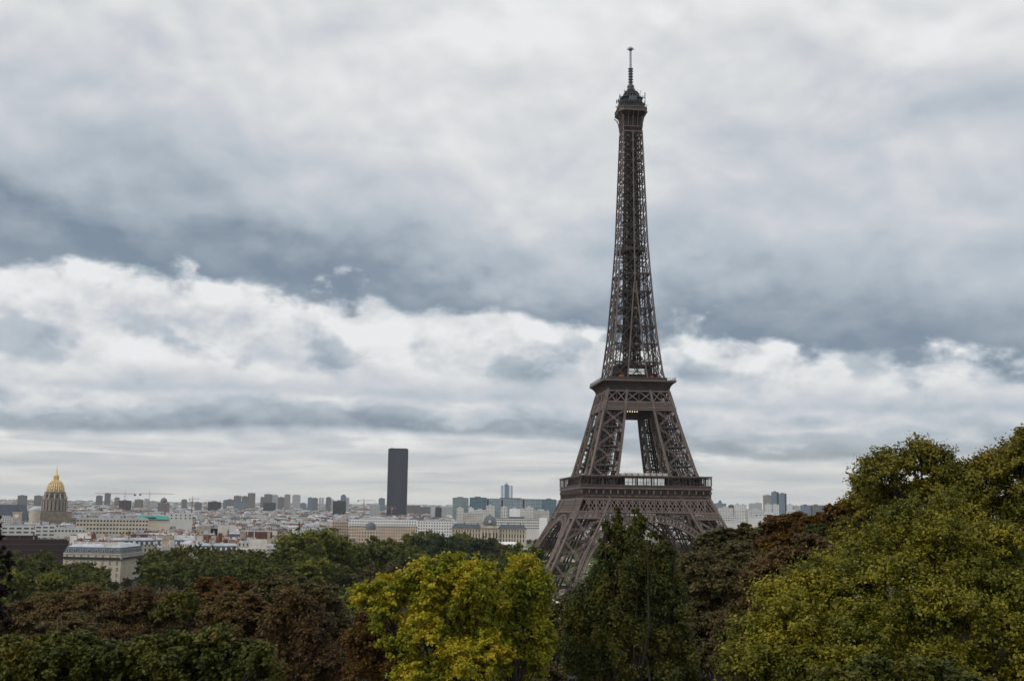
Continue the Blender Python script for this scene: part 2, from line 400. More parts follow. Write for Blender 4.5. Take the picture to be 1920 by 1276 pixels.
        for sgn in (-1, 1):
            mb.beam(G(sgn*I(40.9), 40.9), G(sgn*W(40.9), 40.9), .75, .75, 1, N)
            xs = np.linspace(I(42.5), W(42.5), 9)
            for j in range(9):         # small diamonds over the legs
                for dz in (0,):
                    for dx in (0, .5):
                        a = xs[0]+(xs[1]-xs[0])*(j-1+dx)
                        s_ = xs[1]-xs[0]
                        for q0, q1 in ((a, a+s_), (a+s_, a)):
                            q0c, q1c = max(q0, xs[0]), max(q1, xs[0])
                            if max(q0, q1) <= xs[-1]+.6 and min(q0, q1) >= xs[0]-.6: mb.beam(G(sgn*q0c, 41.1), G(sgn*q1c, 44.2), .36, .3, 1, N)
            for z0, z1 in ((40.9, 44.3), (44.3, 51.1)):
                for x_ in (I, W): mb.beam(G(sgn*x_(z0), z0, .35), G(sgn*x_(z1), z1, .35), 1.1, 1.0, 1, N)
        s_ = 3.95; nb = 18; x = -s_*nb/2
        for j in range(nb+1):
            xx = x+j*s_
            if abs(xx) < W(51)-.5: mb.beam(G(xx if abs(xx) < W(51) else W(51), 44.4), G(xx, 51), .5, .4, 1, N)
            for o in (0, .5):
                a, b = xx+o*s_, xx+(o+1)*s_
                for p, q in ((a, b), (b, a)):
                    if abs(p) < W(44.4) and abs(q) < W(51): mb.beam(G(p, 44.4), G(q, 51), .42, .3, 1, N)
        # inner plane of the girder, and struts linking both
        for z in (44.5, 50.8): mb.beam((-30, -W(z)+5, z), (30, -W(z)+5, z), .6, .6)
        for j in range(nb):
            xx = x+j*s_
            mb.beam((xx, -W(44.5)+5, 44.5), (xx+s_, -W(50.8)+5, 50.8), .3, .4); mb.beam((xx+s_, -W(44.5)+5, 44.5), (xx, -W(50.8)+5, 50.8), .3, .4)
            mb.beam((xx, -W(44.5), 44.5), (xx, -W(44.5)+5, 44.5), .25, .3)
        mb.build('lattice_girder', [IRON, IRON_PALE], root, rot)
        # ---- frieze with consoles
        mb = MB(); w0 = 35.25
        pin = lambda w, t, z0, z1, m: mb.box(-w, w-t, -w, -w+t, z0, z1, m)
        pin(w0-.55, .45, 51.3, 56.5, 0)
        pin(w0+.15, .69, 51.25, 51.9, 0); pin(w0+.3, .84, 55.9, 56.6, 0)
        pin(w0-.3, .23, 52.5, 53.3, 1)
        j = -9
        for j in range(-9, 10):
            xx = j*3.9
            if abs(xx) < w0:
                mb.box(xx-.3, xx+.3, -w0-.35, -w0+.5, 51.9, 55.9, 0); mb.box(xx-.4, xx+.4, -w0-.7, -w0-.36, 54.2, 55.9, 1)
                for q in ((1.3, 2.6) if j < 9 else ()): mb.box(xx+q-.08, xx+q+.08, -w0+.1, -w0+.52, 53.3, 55.9, 0)
        pin(w0+.9, 2.9, 56.62, 57.4, 1)
        mb.build('frieze', [IRON, IRON_PALE], root, rot)
        # ---- gallery: parapet, posts and thin roof
        mb = MB(); w1 = 35.8
        pin(w1, .15, 57.45, 58.6, 0); pin(w1+.1, .35, 58.62, 58.8, 1)
        for j in range(-18, 19):
            xx = j*w1/18
            big = j % 3 == 0
            if not big and abs(j) < 7: continue
            mb.box(xx-(.22 if big else .08), xx+(.22 if big else .08), -w1+.0, -w1+(.35 if big else .16), 58.8, 63.3, 0)
        for j in (-8, -7, -6, -5, -4, 4, 5, 6, 7, 8): mb.box(j*w1/8.5-.25, j*w1/8.5+.25, -w1+3.6, -w1+4.0, 57.4, 63.3, 0)
        pin(w1+.38, 6.3, 63.3, 63.85, 1)
        pin(w1-.02, .1, 62.6, 62.9, 0)
        mb.build('gallery', [IRON, IRON_PALE], root, rot)
        # ---- pavilion on the first platform: dark shop front, glazing in the middle
        mb = MB(); mb.box(-12.6, 13.2, -31.5, -20, 57.45, 63.4, 0); 
        mb.hexa([(-15, -32, 63.9), (13.6, -32, 63.9), (13.6, -19, 63.9), (-15, -19, 63.9), (-11, -31, 65.4), (12.6, -31, 65.4), (12.6, -21, 65.4), (-11, -21, 65.4)], 1)
        for j in range(9): mb.box(-14+j*3.35, -13.7+j*3.35, -32.4, -31.6, 63.95, 65.2, 2)
        pv = mb.build('pavilion', [IRON_DARK, ROOF_PALE, IRON], root, rot)
        for a, b in ((-11.2, -4.6), (-3.8, 3.2), (4.0, 11.0)):
            mb = MB(); mb.box(a, b, -31.75, -31.55, 58.7, 63.0, 0)
            mb.build('glass_pane', GLASS_PALE, pv, rot)
        mb = MB()
        for j in range(11): mb.box(-11.3+j*2.24, -11.22+j*2.24, -31.9, -31.77, 58.6, 63.1, 0)
        mb.box(-11.4, 11.3, -31.92, -31.77, 60.3, 60.45, 0)
        mb.build('mullion', IRON, pv, rot)
        for sgn in (-1, 1):
            mb = MB(); mb.box(min(sgn*17, sgn*29), max(sgn*17, sgn*29), -30.2, -29.6, 57.45, 62.6, 0)
            for j in range(5): mb.box(sgn*(18+j*2.4)-.9, sgn*(18+j*2.4)+.9, -30.3, -30.22, 58.2, 61.6, 1)
            mb.build('shop_front', [IRON_DARK, GLASS_DARK], root, rot)
        # ---- second platform: cove, girder, diamond band
        mb = MB(); pr = [(17.45, 111.6), (17.5, 112.6), (17.8, 113.8), (18.5, 115.0), (19.5, 116.0), (20.5, 116.6)]
        for (a, za), (b, zb) in zip(pr[:-1], pr[1:]): mb.face([(-a, -a, za), (a, -a, za), (b, -b, zb), (-b, -b, zb)], 0)
        for j in range(-8, 9):
            for (a, za), (b, zb) in zip(pr[:-1], pr[1:]):
                t = j/8.0; mb.beam((t*a, -a-.12, za), (t*b, -b-.12, zb), .28, .3, 0, (0, 1, .5))
        mb.box(-20.9, 19.0, -20.9, -19.02, 116.62, 117.5, 1)
        mb.build('cove', [IRON, IRON_PALE], root, rot)
        mb = MB()
        def H(x, z, o=.3): return (x, -W(z)-o, z)
        for z, w_ in ((111.3, .8), (105.1, .8), (101.7, .6), (100.7, .7)): mb.beam(H(-W(z)-.3, z), H(W(z)+.3, z), w_, .6, 1, N)
        for sgn in (-1, 1):
            for x_ in (W, I): mb.beam(H(sgn*x_(100.5), 100.5, .4), H(sgn*x_(111.4), 111.4, .4), 1.15, 1.0, 1, N)
        xs_t = [-1, -.66, -.40, 0, .40, .66, 1]
        cols = [(-1, -.7), (-.7, -.42), (-.42, 0), (0, .42), (.42, .7), (.7, 1)]
        for a, b in cols:
            for (z0, z1) in ((105.3, 111.1),):
                mb.beam(H(a*W(z0), z0), H(b*W(z1), z1), .55, .4, 1, N); mb.beam(H(b*W(z0), z0), H(a*W(z1), z1), .55, .4, 1, N)
                mb.beam(H(b*W(z0), z0), H(b*W(z1), z1), .45, .4, 0, N)
        nd = 17
        for j in range(nd):
            for o in (0, .5):
                a, b = -1+2*(j+o)/nd, -1+2*(j+o+1)/nd
                if b <= 1.001:
                    mb.beam(H(a*W(102), 102), H(b*W(105), 105), .36, .25, 1, N); mb.beam(H(b*W(102), 102), H(a*W(105), 105), .36, .25, 1, N)
        mb.build('upper_girder', [IRON, IRON_PALE], root, rot)
        # ---- railing of the second platform
        mb = MB()
        for z in (117.9, 118.9): mb.beam((-20.6, -20.6, z), (20.6, -20.6, z), .1, .1)
        for j in range(43): mb.beam((-20.6+j*41.2/42, -20.6, 117.5), (-20.6+j*41.2/42, -20.6, 119.6 if j % 6 == 0 else 118.9), .1, .1)
        mb.box(-16.6, 16.4, -16.6, -16.4, 117.5, 119.4)
        mb.build('railing', IRON, root, rot)
        # ---- flared corner bracket and verticals under the top cabin
        mb = MB()
        for z, w_ in ((266.4, .6), (269.5, .5), (277.4, .4)): mb.beam((-5.7, -5.75, z), (5.7, -5.75, z), w_, .35, 1, (0, 1, 0))
        for j in range(-4, 5):
            x0 = j*1.38
            mb.beam((x0, -5.75, 269.5), (x0, -5.75, 277.5), .42 if j % 2 == 0 else .2, .3, 1 if j % 4 == 0 else 0, (0, 1, 0))
            if j < 4:
                for z0, z1 in ((269.6, 273.5), (273.5, 277.4)):
                    mb.beam((x0, -5.7, z0), (x0+1.38, -5.7, z1), .16, .16); mb.beam((x0+1.38, -5.7, z0), (x0, -5.7, z1), .16, .16)
        for j in range(8):
            x0 = -5.5+j*1.375
            mb.beam((x0, -5.72, 266.6), (x0+1.375, -5.72, 269.3), .2, .2); mb.beam((x0+1.375, -5.72, 266.6), (x0, -5.72, 269.3), .2, .2)
        for x0 in (-5.5, -2.8, 0, 2.8, 5.5):
            pr = [(5.75, 269), (6.0, 272), (6.6, 274.8), (7.5, 276.8), (8.6, 278)]
            for (a, za), (b, zb) in zip(pr[:-1], pr[1:]): mb.beam((x0*(1 if abs(x0) < 5 else a/5.6), -a, za), (x0*(1 if abs(x0) < 5 else b/6.2), -b, zb), .3, .35, 1)
        mb.build('top_bracket', [IRON, IRON_PALE], root, rot)
    # ---- decks
    def Q0(x, y, z, k):
        c, sn = [(1, 0), (0, 1), (-1, 0), (0, -1)][k]; return (x*c-y*sn, x*sn+y*c, z)
    mb = MB(); h = 15.0
    for a in ((-34.6, 34.6, -34.6, -h), (-34.6, 34.6, h, 34.6), (-34.6, -h, -h, h), (h, 34.6, -h, h)): mb.box(*a, 56.0, 57.42)
    for j in range(-7, 8): mb.beam((j*4.6, -34, 55.2), (j*4.6, -h, 55.2), .4, 1.4); mb.beam((j*4.6, h, 55.2), (j*4.6, 34, 55.2), .4, 1.4)
    for k in range(4):                 # added dark panels behind the lattice girder, made up to read as shade
        for a, b in ((-25, -9), (-7.5, 5), (7, 23)): mb.box(a, b, -27.5, -27.2, 45.5, 54.5) if k == 0 else mb.hexa([Q0(x, y, z, k) for z in (45.5, 54.5) for x, y in ((a, -27.5), (b, -27.5), (b, -27.2), (a, -27.2))])
    mb.build('first_deck', IRON_DARK, root)
    mb = MB(); mb.box(-19, 19, -19, 19, 115.9, 117.2); mb.box(-9.5, 9.5, -11.5, 11.5, 97.6, 101.2); mb.box(-11.5, 11.5, -9.4, 9.4, 98.2, 100.9)
    for j in range(-4, 5): mb.beam((j*4, -16, 111.5), (j*4, 16, 111.5), .5, 1.6); mb.beam((-16, j*4, 109.6), (16, j*4, 109.6), .5, 1.6)
    mb.box(-14.5, 14.5, -14.5, 14.5, 112.5, 113.4); mb.box(-15.6, 15.6, -15.6, 15.6, 104.2, 104.9); mb.box(-13, 13, -13, 13, 101.3, 104.1); mb.box(-13.5, 11, -13.5, 13.5, 104.95, 112.4)  # dark boxes added behind the girder bands so they read shaded
    mb.build('second_deck', IRON_DARK, root)
    em = bpy.data.materials.new('lamp_glow'); em.use_nodes = True; b = em.node_tree.nodes['Principled BSDF']
    b.inputs['Emission Color'].default_value = (1, .72, .45, 1); b.inputs['Emission Strength'].default_value = 2.2
    em2 = em.copy(); em2.name = 'lamp_glow_red'; em2.node_tree.nodes['Principled BSDF'].inputs['Emission Color'].default_value = (1, .22, .06, 1)
    for j in range(6):
        mb = MB(); x0 = -8.2+j*1.35; mb.lathe([(.05, 99.3), (.16, 99.45), (.2, 99.65), (.14, 99.9)], 8, (x0, -W(99.5)+.4)); mb.build('lamp', em2 if j == 0 else em, root)
    # cabins on the second platform
    mb = MB(); mb.box(-12.2, 12.2, -12.2, 12.2, 117.25, 121.6, 0); mb.box(-12.8, 12.8, -12.8, 12.8, 121.62, 122.2, 1)
    mb.box(-9.8, 9.8, -9.8, 9.8, 122.2, 126.2, 0); mb.box(-10.8, 10.8, -10.8, 10.8, 126.2, 127.4, 1)
    for k in range(4):
        t = MB()
    for j in range(-5, 6): mb.box(j*2.3-.15, j*2.3+.15, -12.4, -12.22, 117.3, 121.6, 1); mb.box(-12.4, -12.22, j*2.3-.15, j*2.3+.15, 117.3, 121.6, 1)
    mb.build('second_cabin', [IRON_DARK, IRON], root)
    mb = MB(); mb.box(-5, 5, -13.0, -12.85, 121.4, 124.6); mb.build('cabin_glazing', GLASS_PALE, root)
    BAN = mat('orange_banner', (.30, .10, .04), .8)
    for x0 in (-9.5, -8.2, 8.5):
        mb = MB(); mb.lathe([(.3, 118), (1.0, 118.6), (1.15, 119.6), (.9, 120.6), (.3, 121)], 10, (x0, -13.6)); mb.build('orange_drum', BAN, root)
    # ---- shaft above the second platform
    mb = MB(); zz = [117.6, 128.3, 139, 149.3, 159.8, 169.8, 180.4, 190.1, 199.9, 209.4, 218.5, 226.7, 234.8, 242.1, 248.6, 255.1, 261.2, 266.4]
    def Q(a, s_, z, k):               # a across, s_ outwards on face k
        x, y = a, -s_
        c, sn = [(1, 0), (0, 1), (-1, 0), (0, -1)][k]; return (x*c-y*sn, x*sn+y*c, z)
    for k in range(4):
        nrm = Q(0, 1, 0, k)
        for lo, hi in zip(zz[:-1], zz[1:]):
            fw = 1.0 if lo < 180 else .82
            sub = 2 if lo < 200 else 1
            for s_ in range(sub):
                a, b = lo+(hi-lo)*s_/sub, lo+(hi-lo)*(s_+1)/sub+.03
                mb.beam(Q(-W(a), W(a), a, k), Q(-W(b), W(b), b, k), .85*fw, .85*fw, 1)
                if a < 175:
                    for sg in (-1, 1): mb.beam(Q(sg*I(a), W(a), a, k), Q(sg*I(b), W(b), b, k), .7, .6, 1, nrm)
                else: mb.beam(Q(0, W(a), a, k), Q(0, W(b), b, k), .62, .5, 1, nrm)
            w = .42*fw
            def X(fa, fb):
                mb.beam(Q(fa(lo), W(lo), lo, k), Q(fb(hi), W(hi), hi, k), w, .3, 0, nrm)
                mb.beam(Q(fb(lo), W(lo), lo, k), Q(fa(hi), W(hi), hi, k), w, .3, 0, nrm)
                mid = (lo+hi)/2; c_ = (fa(mid)+fb(mid))/2
                mb.beam(Q(c_-.5*fw, W(mid)+.05, mid, k), Q(c_+.5*fw, W(mid)+.05, mid, k), .9*fw, .25, 1, nrm)
            Wn = lambda z: -W(z); In = lambda z: (-I(z) if z < 176 else 0); Ip = lambda z: (I(z) if z < 176 else 0); Wp = lambda z: W(z)
            X(Wn, In); X(Ip, Wp)
            if lo < 150: X(In, Ip)
            mb.beam(Q(-W(hi), W(hi), hi, k), Q(W(hi), W(hi), hi, k), .42*fw, .4, 0, nrm)
            mid = (lo+hi)/2
            mb.beam(Q(-W(mid), W(mid), mid, k), Q(W(mid), W(mid), mid, k), .16, .2, 0, nrm)
            mb.beam(Q(-.75*fw, W(hi)+.1, hi, k), Q(.75*fw, W(hi)+.1, hi, k), 1.3*fw, .3, 1, nrm)
            # secondary posts a little behind the face: the leg trusses have depth
            if lo < 176:
                dpt = max(.8, W(lo)-I(lo))
                for sg in (-1, 1):
                    fa = lambda z: sg*max(I(z), .4)
                    if W(lo)-I(lo) > 1.5:
                        mb.beam(Q(sg*I(lo), I(lo) if lo < 150 else W(lo)*.45, lo, k), Q(sg*I(hi), I(hi) if hi < 155 else W(hi)*.45, hi, k), .5, .5)
                        for t in (.33, .66):
                            g = lambda z: sg*(I(z)+(W(z)-I(z))*t)
                            mb.beam(Q(g(lo), W(lo)*.82, lo, k), Q(g(hi), W(hi)*.82, hi, k), .26, .26)
                # deep lattice floor frames at each level
                for zq in (hi-.7, hi+.5):
                    mb.beam(Q(-W(zq), W(zq)*.55, zq, k), Q(W(zq), W(zq)*.55, zq, k), .3, .28)
                    mb.beam(Q(-W(zq), W(zq)*.9, zq, k), Q(W(zq), W(zq)*.9, zq, k), .25, .25)
                for j in range(8):
                    xa = -W(hi)+2*W(hi)*j/8; xb = xa+2*W(hi)/8
                    mb.beam(Q(xa, W(hi)*.55, hi-.7, k), Q(xb, W(hi)*.55, hi+.5, k), .16, .16); mb.beam(Q(xa, W(hi)*.9, hi+.5, k), Q(xb, W(hi)*.9, hi-.7, k), .16, .16)
            else:
                mb.beam(Q(-W(hi), W(hi)*.5, hi, k), Q(W(hi), W(hi)*.5, hi, k), .35, .5)
                mb.beam(Q(-W(mid), W(mid)*.5, mid, k), Q(W(mid), W(mid)*.5, mid, k), .3, .35)
                for t in (-.5, .5):
                    mb.beam(Q(t*W(lo), W(lo)*.9, lo, k), Q(t*W(hi), W(hi)*.9, hi, k), .2, .2)
    mb.build('upper_shaft', [IRON, IRON_PALE], root)
    # ---- lift cage and stairs in the middle of the shaft
    mb = MB(); z = 117.5
    while z < 266:
        cw = min(4.1, W(z)*.50)
        z1 = z+2.4
        for sx, sy in C4: mb.beam((sx*cw, sy*cw, z), (sx*cw, sy*cw, z1), .5, .5); mb.beam((sx*cw*.35, sy*cw, z), (sx*cw*.35, sy*cw, z1), .4, .4); mb.beam((sx*cw, sy*cw*.35, z), (sx*cw, sy*cw*.35, z1), .4, .4)
        for a in (-cw, cw): mb.beam((-cw, a, z), (cw, a, z), .4, .5); mb.beam((a, -cw, z), (a, cw, z), .4, .5)
        mb.beam((-cw*.8, -cw*.6, z), (cw*.8, -cw*.6, z1), .9, .3); mb.beam((cw*.8, cw*.6, z), (-cw*.8, cw*.6, z1), .9, .3)
        mb.beam((-cw, -cw, z), (cw, -cw, z1), .2, .2); mb.beam((cw, cw, z), (-cw, cw, z1), .2, .2)
        if rnd.random() < .5: mb.box(-cw*.6, cw*.2, -cw*.5, cw*.5, z+.2, z+1.8)
        z = z1
    mb.box(-2.0, -.4, -1.8, 1.8, 118, 278); mb.box(.7, 1.9, -1.5, 1.5, 118, 278); mb.box(-3.6, 3.6, -3.6, 3.6, 263, 277.9)
    mb.build('lift_shaft', IRON_DARK, root)
    mb = MB()
    for sx, sy in C4: pass
    for k in range(4):
        for j in range(6):
            z0 = 193.3+1.7*math.sin(math.pi*j/6); z1 = 193.3+1.7*math.sin(math.pi*(j+1)/6)
            a, b = -6.6+j*2.2, -4.4+j*2.2
            p = [Q(a, 6.7, z0, k), Q(b, 6.7, z1, k), Q(b, 6.2, z1, k), Q(a, 6.2, z0, k), Q(a, 6.7, 196.7, k), Q(b, 6.7, 196.7, k), Q(b, 6.2, 196.7, k), Q(a, 6.2, 196.7, k)]
            mb.hexa(p)
    mb.box(-6.2, 6.2, -6.2, 6.2, 195.0, 195.5)
    mb.build('middle_landing', IRON, root)
    # ---- top platform and cabin
    def octa(mb, prof, ch=.68, m=0):
        for (r0, z0), (r1, z1) in zip(prof[:-1], prof[1:]):
            pts = lambda r, z: [(sx, sy, z) for sx, sy in ((-r*ch, -r), (r*ch, -r), (r, -r*ch), (r, r*ch), (r*ch, r), (-r*ch, r), (-r, r*ch), (-r, -r*ch))]
            a, b = pts(r0, z0), pts(r1, z1)
            for i in range(8): mb.face([a[i], a[(i+1) % 8], b[(i+1) % 8], b[i]], m)
        mb.face(pts(*prof[-1]), m)
    mb = MB(); octa(mb, [(6.2, 275.8), (8.5, 278.0), (8.55, 278.4)], m=1); octa(mb, [(8.6, 278.42), (8.6, 279.0), (8.3, 279.02), (8.3, 280.6), (8.65, 280.62), (8.65, 281.1), (7.6, 281.3)], m=0)
    for j in range(-8, 9):
        for k in range(4): mb.beam(Q(j*.72, 8.45, 279.0, k), Q(j*.72, 8.45, 280.6, k), .16, .14, 2)
    mb.build('top_platform', [IRON_PALE, IRON_DARK, IRON], root)
    mb = MB(); octa(mb, [(7.3, 281.2), (7.1, 284.0), (7.3, 284.1)], m=0); octa(mb, [(6.3, 284.1), (6.0, 287.2), (6.6, 287.25), (6.5, 287.7)], m=0); octa(mb, [(5.2, 287.7), (4.4, 290.0), (4.6, 290.1), (3.8, 292.0), (2.2, 293.2), (1.9, 293.6)], m=0)
    for k in range(4):
        for j in range(-5, 6): mb.beam(Q(j*1.05, 7.35, 281.3, k), Q(j*1.05, 7.5, 284.2, k), .12, .12, 1)
        mb.beam(Q(-5.6, 7.5, 284.2, k), Q(5.6, 7.5, 284.2, k), .16, .2, 1)
        mb.box(-2.6, 2.2, -7.2, -6.0, 285.0, 287.6, 1) if k == 0 else None
    mb.build('top_cabin', [IRON_DARK, STEEL_GREY], root)
    r = random.Random(9)
    for j in range(88):                # aerials, dishes and brackets crowding the top
        k = r.randrange(4); a = r.uniform(-1, 1); z = r.choice([281.5, 284.3, 284.3, 287.8, 287.8, 290.2, 291.8]); rr = {281.5: 8.2, 284.3: 7.4, 287.8: 6.4, 290.2: 4.8, 291.8: 3.8}[z]
        p = Q(a*rr*.9, rr, z, k); L = r.uniform(.7, 2.1); mb = MB(); mb.beam(p, (p[0], p[1], p[2]+L), r.choice([.12, .2, .34]), None)
        if j % 5 == 0: mb.beam((p[0], p[1], p[2]+L*.7), (p[0]*1.14, p[1]*1.14, p[2]+L*.7), .14)
        mb.build('aerial', STEEL_GREY, root)
    for sx in (-1, 1):
        for sy in (-1, 1):
            mb = MB(); mb.beam((sx*3, sy*3, 287.9), (sx*7.6, sy*4.6, 287.9), .35, .35); mb.beam((sx*7.6, sy*4.6, 286.6), (sx*7.6, sy*4.6, 290.8 if sx > 0 else 289), .45, .45); mb.build('antenna_arm', STEEL_GREY, root)
    mb = MB()
    mb.lathe([(2.1, 292.6), (2.1, 293.3)], 12)
    for k in range(4):
        for j in (-2.4, 0, 2.4): mb.beam(Q(j*1.6, 6.2, 287.7, k), Q(j*.5, 2.2, 293.0, k), .22, .22)
    mb.build('antenna_frame', STEEL_GREY, root)
    mb = MB(); mb.lathe([(2.0, 293.2), (2.3, 294.0), (1.9, 294.6), (2.2, 295.6), (1.8, 296.8), (1.2, 297.2)], 12)
    z = 297.2; prof = []
    while z < 306: prof += [(1.0, z), (1.0, z+1.25), (1.55, z+1.3), (1.55, z+1.5), (1.0, z+1.55)]; z += 1.7
    prof += [(1.3, 306.4), (1.3, 307), (.5, 307.6)]; mb.lathe(prof, 12)
    z = 307.5
    for sx, sy in C4: mb.beam((sx*.34, sy*.34, 307.4), (sx*.34, sy*.34, 319.2), .16, .16)
    while z < 319: mb.beam((-.75, 0, z), (.75, 0, z), .22, .16); mb.beam((0, -.7, z), (0, .7, z), .22, .16); z += 1.1
    mb.box(-.9, .9, -.9, .9, 318.6, 319.8)
    for a in range(8):
        t = a*math.pi/4+.2; c, sn = math.cos(t), math.sin(t); mb.beam((0, 0, 319.3), (2.5*c, 2.5*sn, 319.3+.2*(a % 2)), .16, .16); mb.beam((1.5*c, 1.5*sn, 319.0), (1.5*c, 1.5*sn, 320.3), .28, .28)
    mb.beam((0, 0, 319.5), (0, 0, 321.4), .2, .2)
    mb.build('antenna_mast', STEEL_GREY, root)
    # small feed lines: people and stores on the second platform rim
    return root
build_tower()

# ------------------------------------------------------------------ ground
FWH = np.array([math.sin(HD), math.cos(HD)])
RTH = np.array([math.cos(HD), -math.sin(HD)])
TS = [-400, 40, 90, 260, 300, 325, 335, 455, 465, 490, 1700, 2500, 3400, 5000, 6500, 8000, 10000, 14000, 40000]
TZ = [24, 21, 17, 3, 0, -1, -8, -8, -1, 0, 3, 9, 20, 42, 68, 98, 104, 100, 60]
def ground_z(x, y):
    s_ = float(y+647.3)            # distance south of the camera's terrace
    return float(np.interp(s_, TS, TZ))
def build_ground():
    ys = [-400, -100, 0, 40, 65, 90, 150, 200, 260, 300, 324, 326, 334, 336, 380, 420, 454, 456, 464, 466, 490]+list(range(560, 3000, 120))+list(range(3000, 14001, 500))+[20000, 30000, 40000]
    xs = [-40000, -20000, -10000]+list(range(-8000, 8001, 400))+[10000, 20000, 40000]
    rnd = np.random.default_rng(2)
    v = [(x, y-647.3, float(np.interp(y, TS, TZ))) for y in ys for x in xs]
    n = len(xs); f = [(j*n+i, j*n+i+1, (j+1)*n+i+1, (j+1)*n+i) for j in range(len(ys)-1) for i in range(n-1)]
    me = bpy.data.meshes.new('ground'); me.from_pydata(v, [], f)
    m = bpy.data.materials.new('city_ground'); m.use_nodes = True; nt = m.node_tree
    tc = nt.nodes.new('ShaderNodeTexCoord'); o = S(nt, tc.outputs['Object']); x, y, z = sep(nt, o)
    n1 = noise(nt, o, 0.012, 6, .6); n2 = noise(nt, o, 0.09, 5, .6)
    park = mix(nt, n2.step(.4, .6), (.018, .024, .009), (.035, .034, .018)); city = mix(nt, n1.step(.4, .6), (.06, .062, .065), (.13, .125, .115))
    nt.links.new(mix(nt, y.step(250, 400), park, city).k, nt.nodes['Principled BSDF'].inputs['Base Color'])
    nt.nodes['Principled BSDF'].inputs['Roughness'].default_value = .95
    me.materials.append(m); o = bpy.data.objects.new('ground', me); scene.collection.objects.link(o); tag(o, kind='structure')
    mb = MB(); mb.face([(-8000, -322, -3.4), (8000, -322, -3.4), (8000, -182.5, -3.4), (-8000, -182.5, -3.4)])
    w = mb.build('river', mat('river_water', (.03, .045, .035), .08, var=.3, vscale=.1, spec=.5)); tag(w, kind='structure')
    GR = mat('mown_lawn', (.075, .135, .022), .9, var=.35, vscale=.15); GV = mat('pale_gravel', (.38, .33, .26), .95, var=.2, vscale=.2)
    def sheet(x0, x1, y0, y1, dz):
        mb = MB(); n = 12
        for j in range(n):
            a, b = y0+(y1-y0)*j/n, y0+(y1-y0)*(j+1)/n
            mb.face([(x0, a, ground_z(0, a)+dz), (x1, a, ground_z(0, a)+dz), (x1, b, ground_z(0, b)+dz), (x0, b, ground_z(0, b)+dz)])
        return mb
    tag(sheet(-125, 125, -95, 925, .05).build('gravel_path', GV), kind='structure')
    for a, b in ((70, 210), (225, 420), (440, 640), (660, 860)): tag(sheet(-32, 32, a, b, .25).build('lawn', GR), kind='structure')
    tag(sheet(-110, -45, 75, 900, .25).build('lawn', GR), kind='structure'); tag(sheet(45, 110, 75, 900, .25).build('lawn', GR), kind='structure')
    tag(sheet(-3000, 3000, -160, -138, .12).build('quay_road', mat('asphalt', (.055, .055, .058), .9, var=.2, vscale=.2)), kind='structure')
    tag(sheet(-3000, 3000, -352, -330, .12).build('quay_road', bpy.data.materials['asphalt']), kind='structure')
build_ground()

# ------------------------------------------------------------------ buildings
WIN = (.035, .045, .055)
CREAM = mat_windows('cream_stone_facade', (.56, .50, .40), WIN, 2.6, 3.2, .42, .62, .25, line=(.09, (.34, .31, .26)))
CREAM_FAR = mat_windows('cream_stone_facade_far', (.60, .56, .48), (.09, .10, .11), 3.0, 3.2, .5, .5, .45, wall2=(.36, .34, .31))
WHITE = mat_windows('white_render_facade', (.62, .61, .58), (.07, .08, .10), 3.3, 3.1, .55, .42, .2)
WHITEB = mat_windows('white_balcony_facade', (.64, .63, .60), (.06, .07, .08), 5.2, 3.0, .70, .42, .15)
PINKISH = mat_windows('pale_tile_facade', (.55, .44, .38), (.10, .10, .11), 3.4, 3.0, .5, .45, .2)
SLATE = mat('blue_slate', (.075, .095, .125), .55, var=.3, vscale=.4)
ZINC = mat('zinc_sheet', (.42, .45, .49), .45, var=.3, vscale=.3, metal=.15)
ZINC_PALE = mat('pale_zinc_sheet', (.50, .52, .56), .5, var=.25, vscale=.3)
RENDER = mat('old_party_wall', (.44, .38, .31), .9, var=.35, vscale=.25)
RENDER_PALE = mat('pale_party_wall', (.66, .63, .58), .85, var=.2, vscale=.25)
BRICK = mat('red_brown_brick', (.17, .085, .065), .9, var=.3, vscale=.3)
TERRA = mat('terracotta_pots', (.27, .11, .07), .85, var=.3, vscale=.8)
TILE = mat('red_roof_tile', (.20, .105, .08), .85, var=.3, vscale=.5)
WHITEP = mat('white_paint', (.78, .78, .77), .7, var=.12, vscale=.1)
GLASSB = mat('window_glass', (.03, .04, .05), .12, spec=.6)
GREEN = mat('copper_green_roof', (.075, .32, .27), .6, var=.25, vscale=.2)

def walls(mb, w, d, z0, z1, m=0, mtop=None): mb.box(-w/2, w/2, -d/2, d/2, z0, z1, m, mtop)
def mansard(mb, w, d, z, h, inset, m=0, mtop=1):
    mb.hexa([(-w/2, -d/2, z), (w/2, -d/2, z), (w/2, d/2, z), (-w/2, d/2, z)]+[(-w/2+inset, -d/2+inset, z+h), (w/2-inset, -d/2+inset, z+h), (w/2-inset, d/2-inset, z+h), (-w/2+inset, d/2-inset, z+h)], m, mtop)
def chimney_mb(w, d, x, y0, y1, z0, z1, rnd, side=0):
    mb = MB(); mb.box(x-.45, x+.45, y0, y1, z0, z1, side)
    n = max(2, int((y1-y0)/.75))
    for j in range(n):
        if rnd.random() < .85:
            yy = y0+(j+.5)*(y1-y0)/n; mb.lathe([(.2, z1), (.15, z1+rnd.uniform(.6, 1.3))], 5, (x, yy), 2)
    return mb
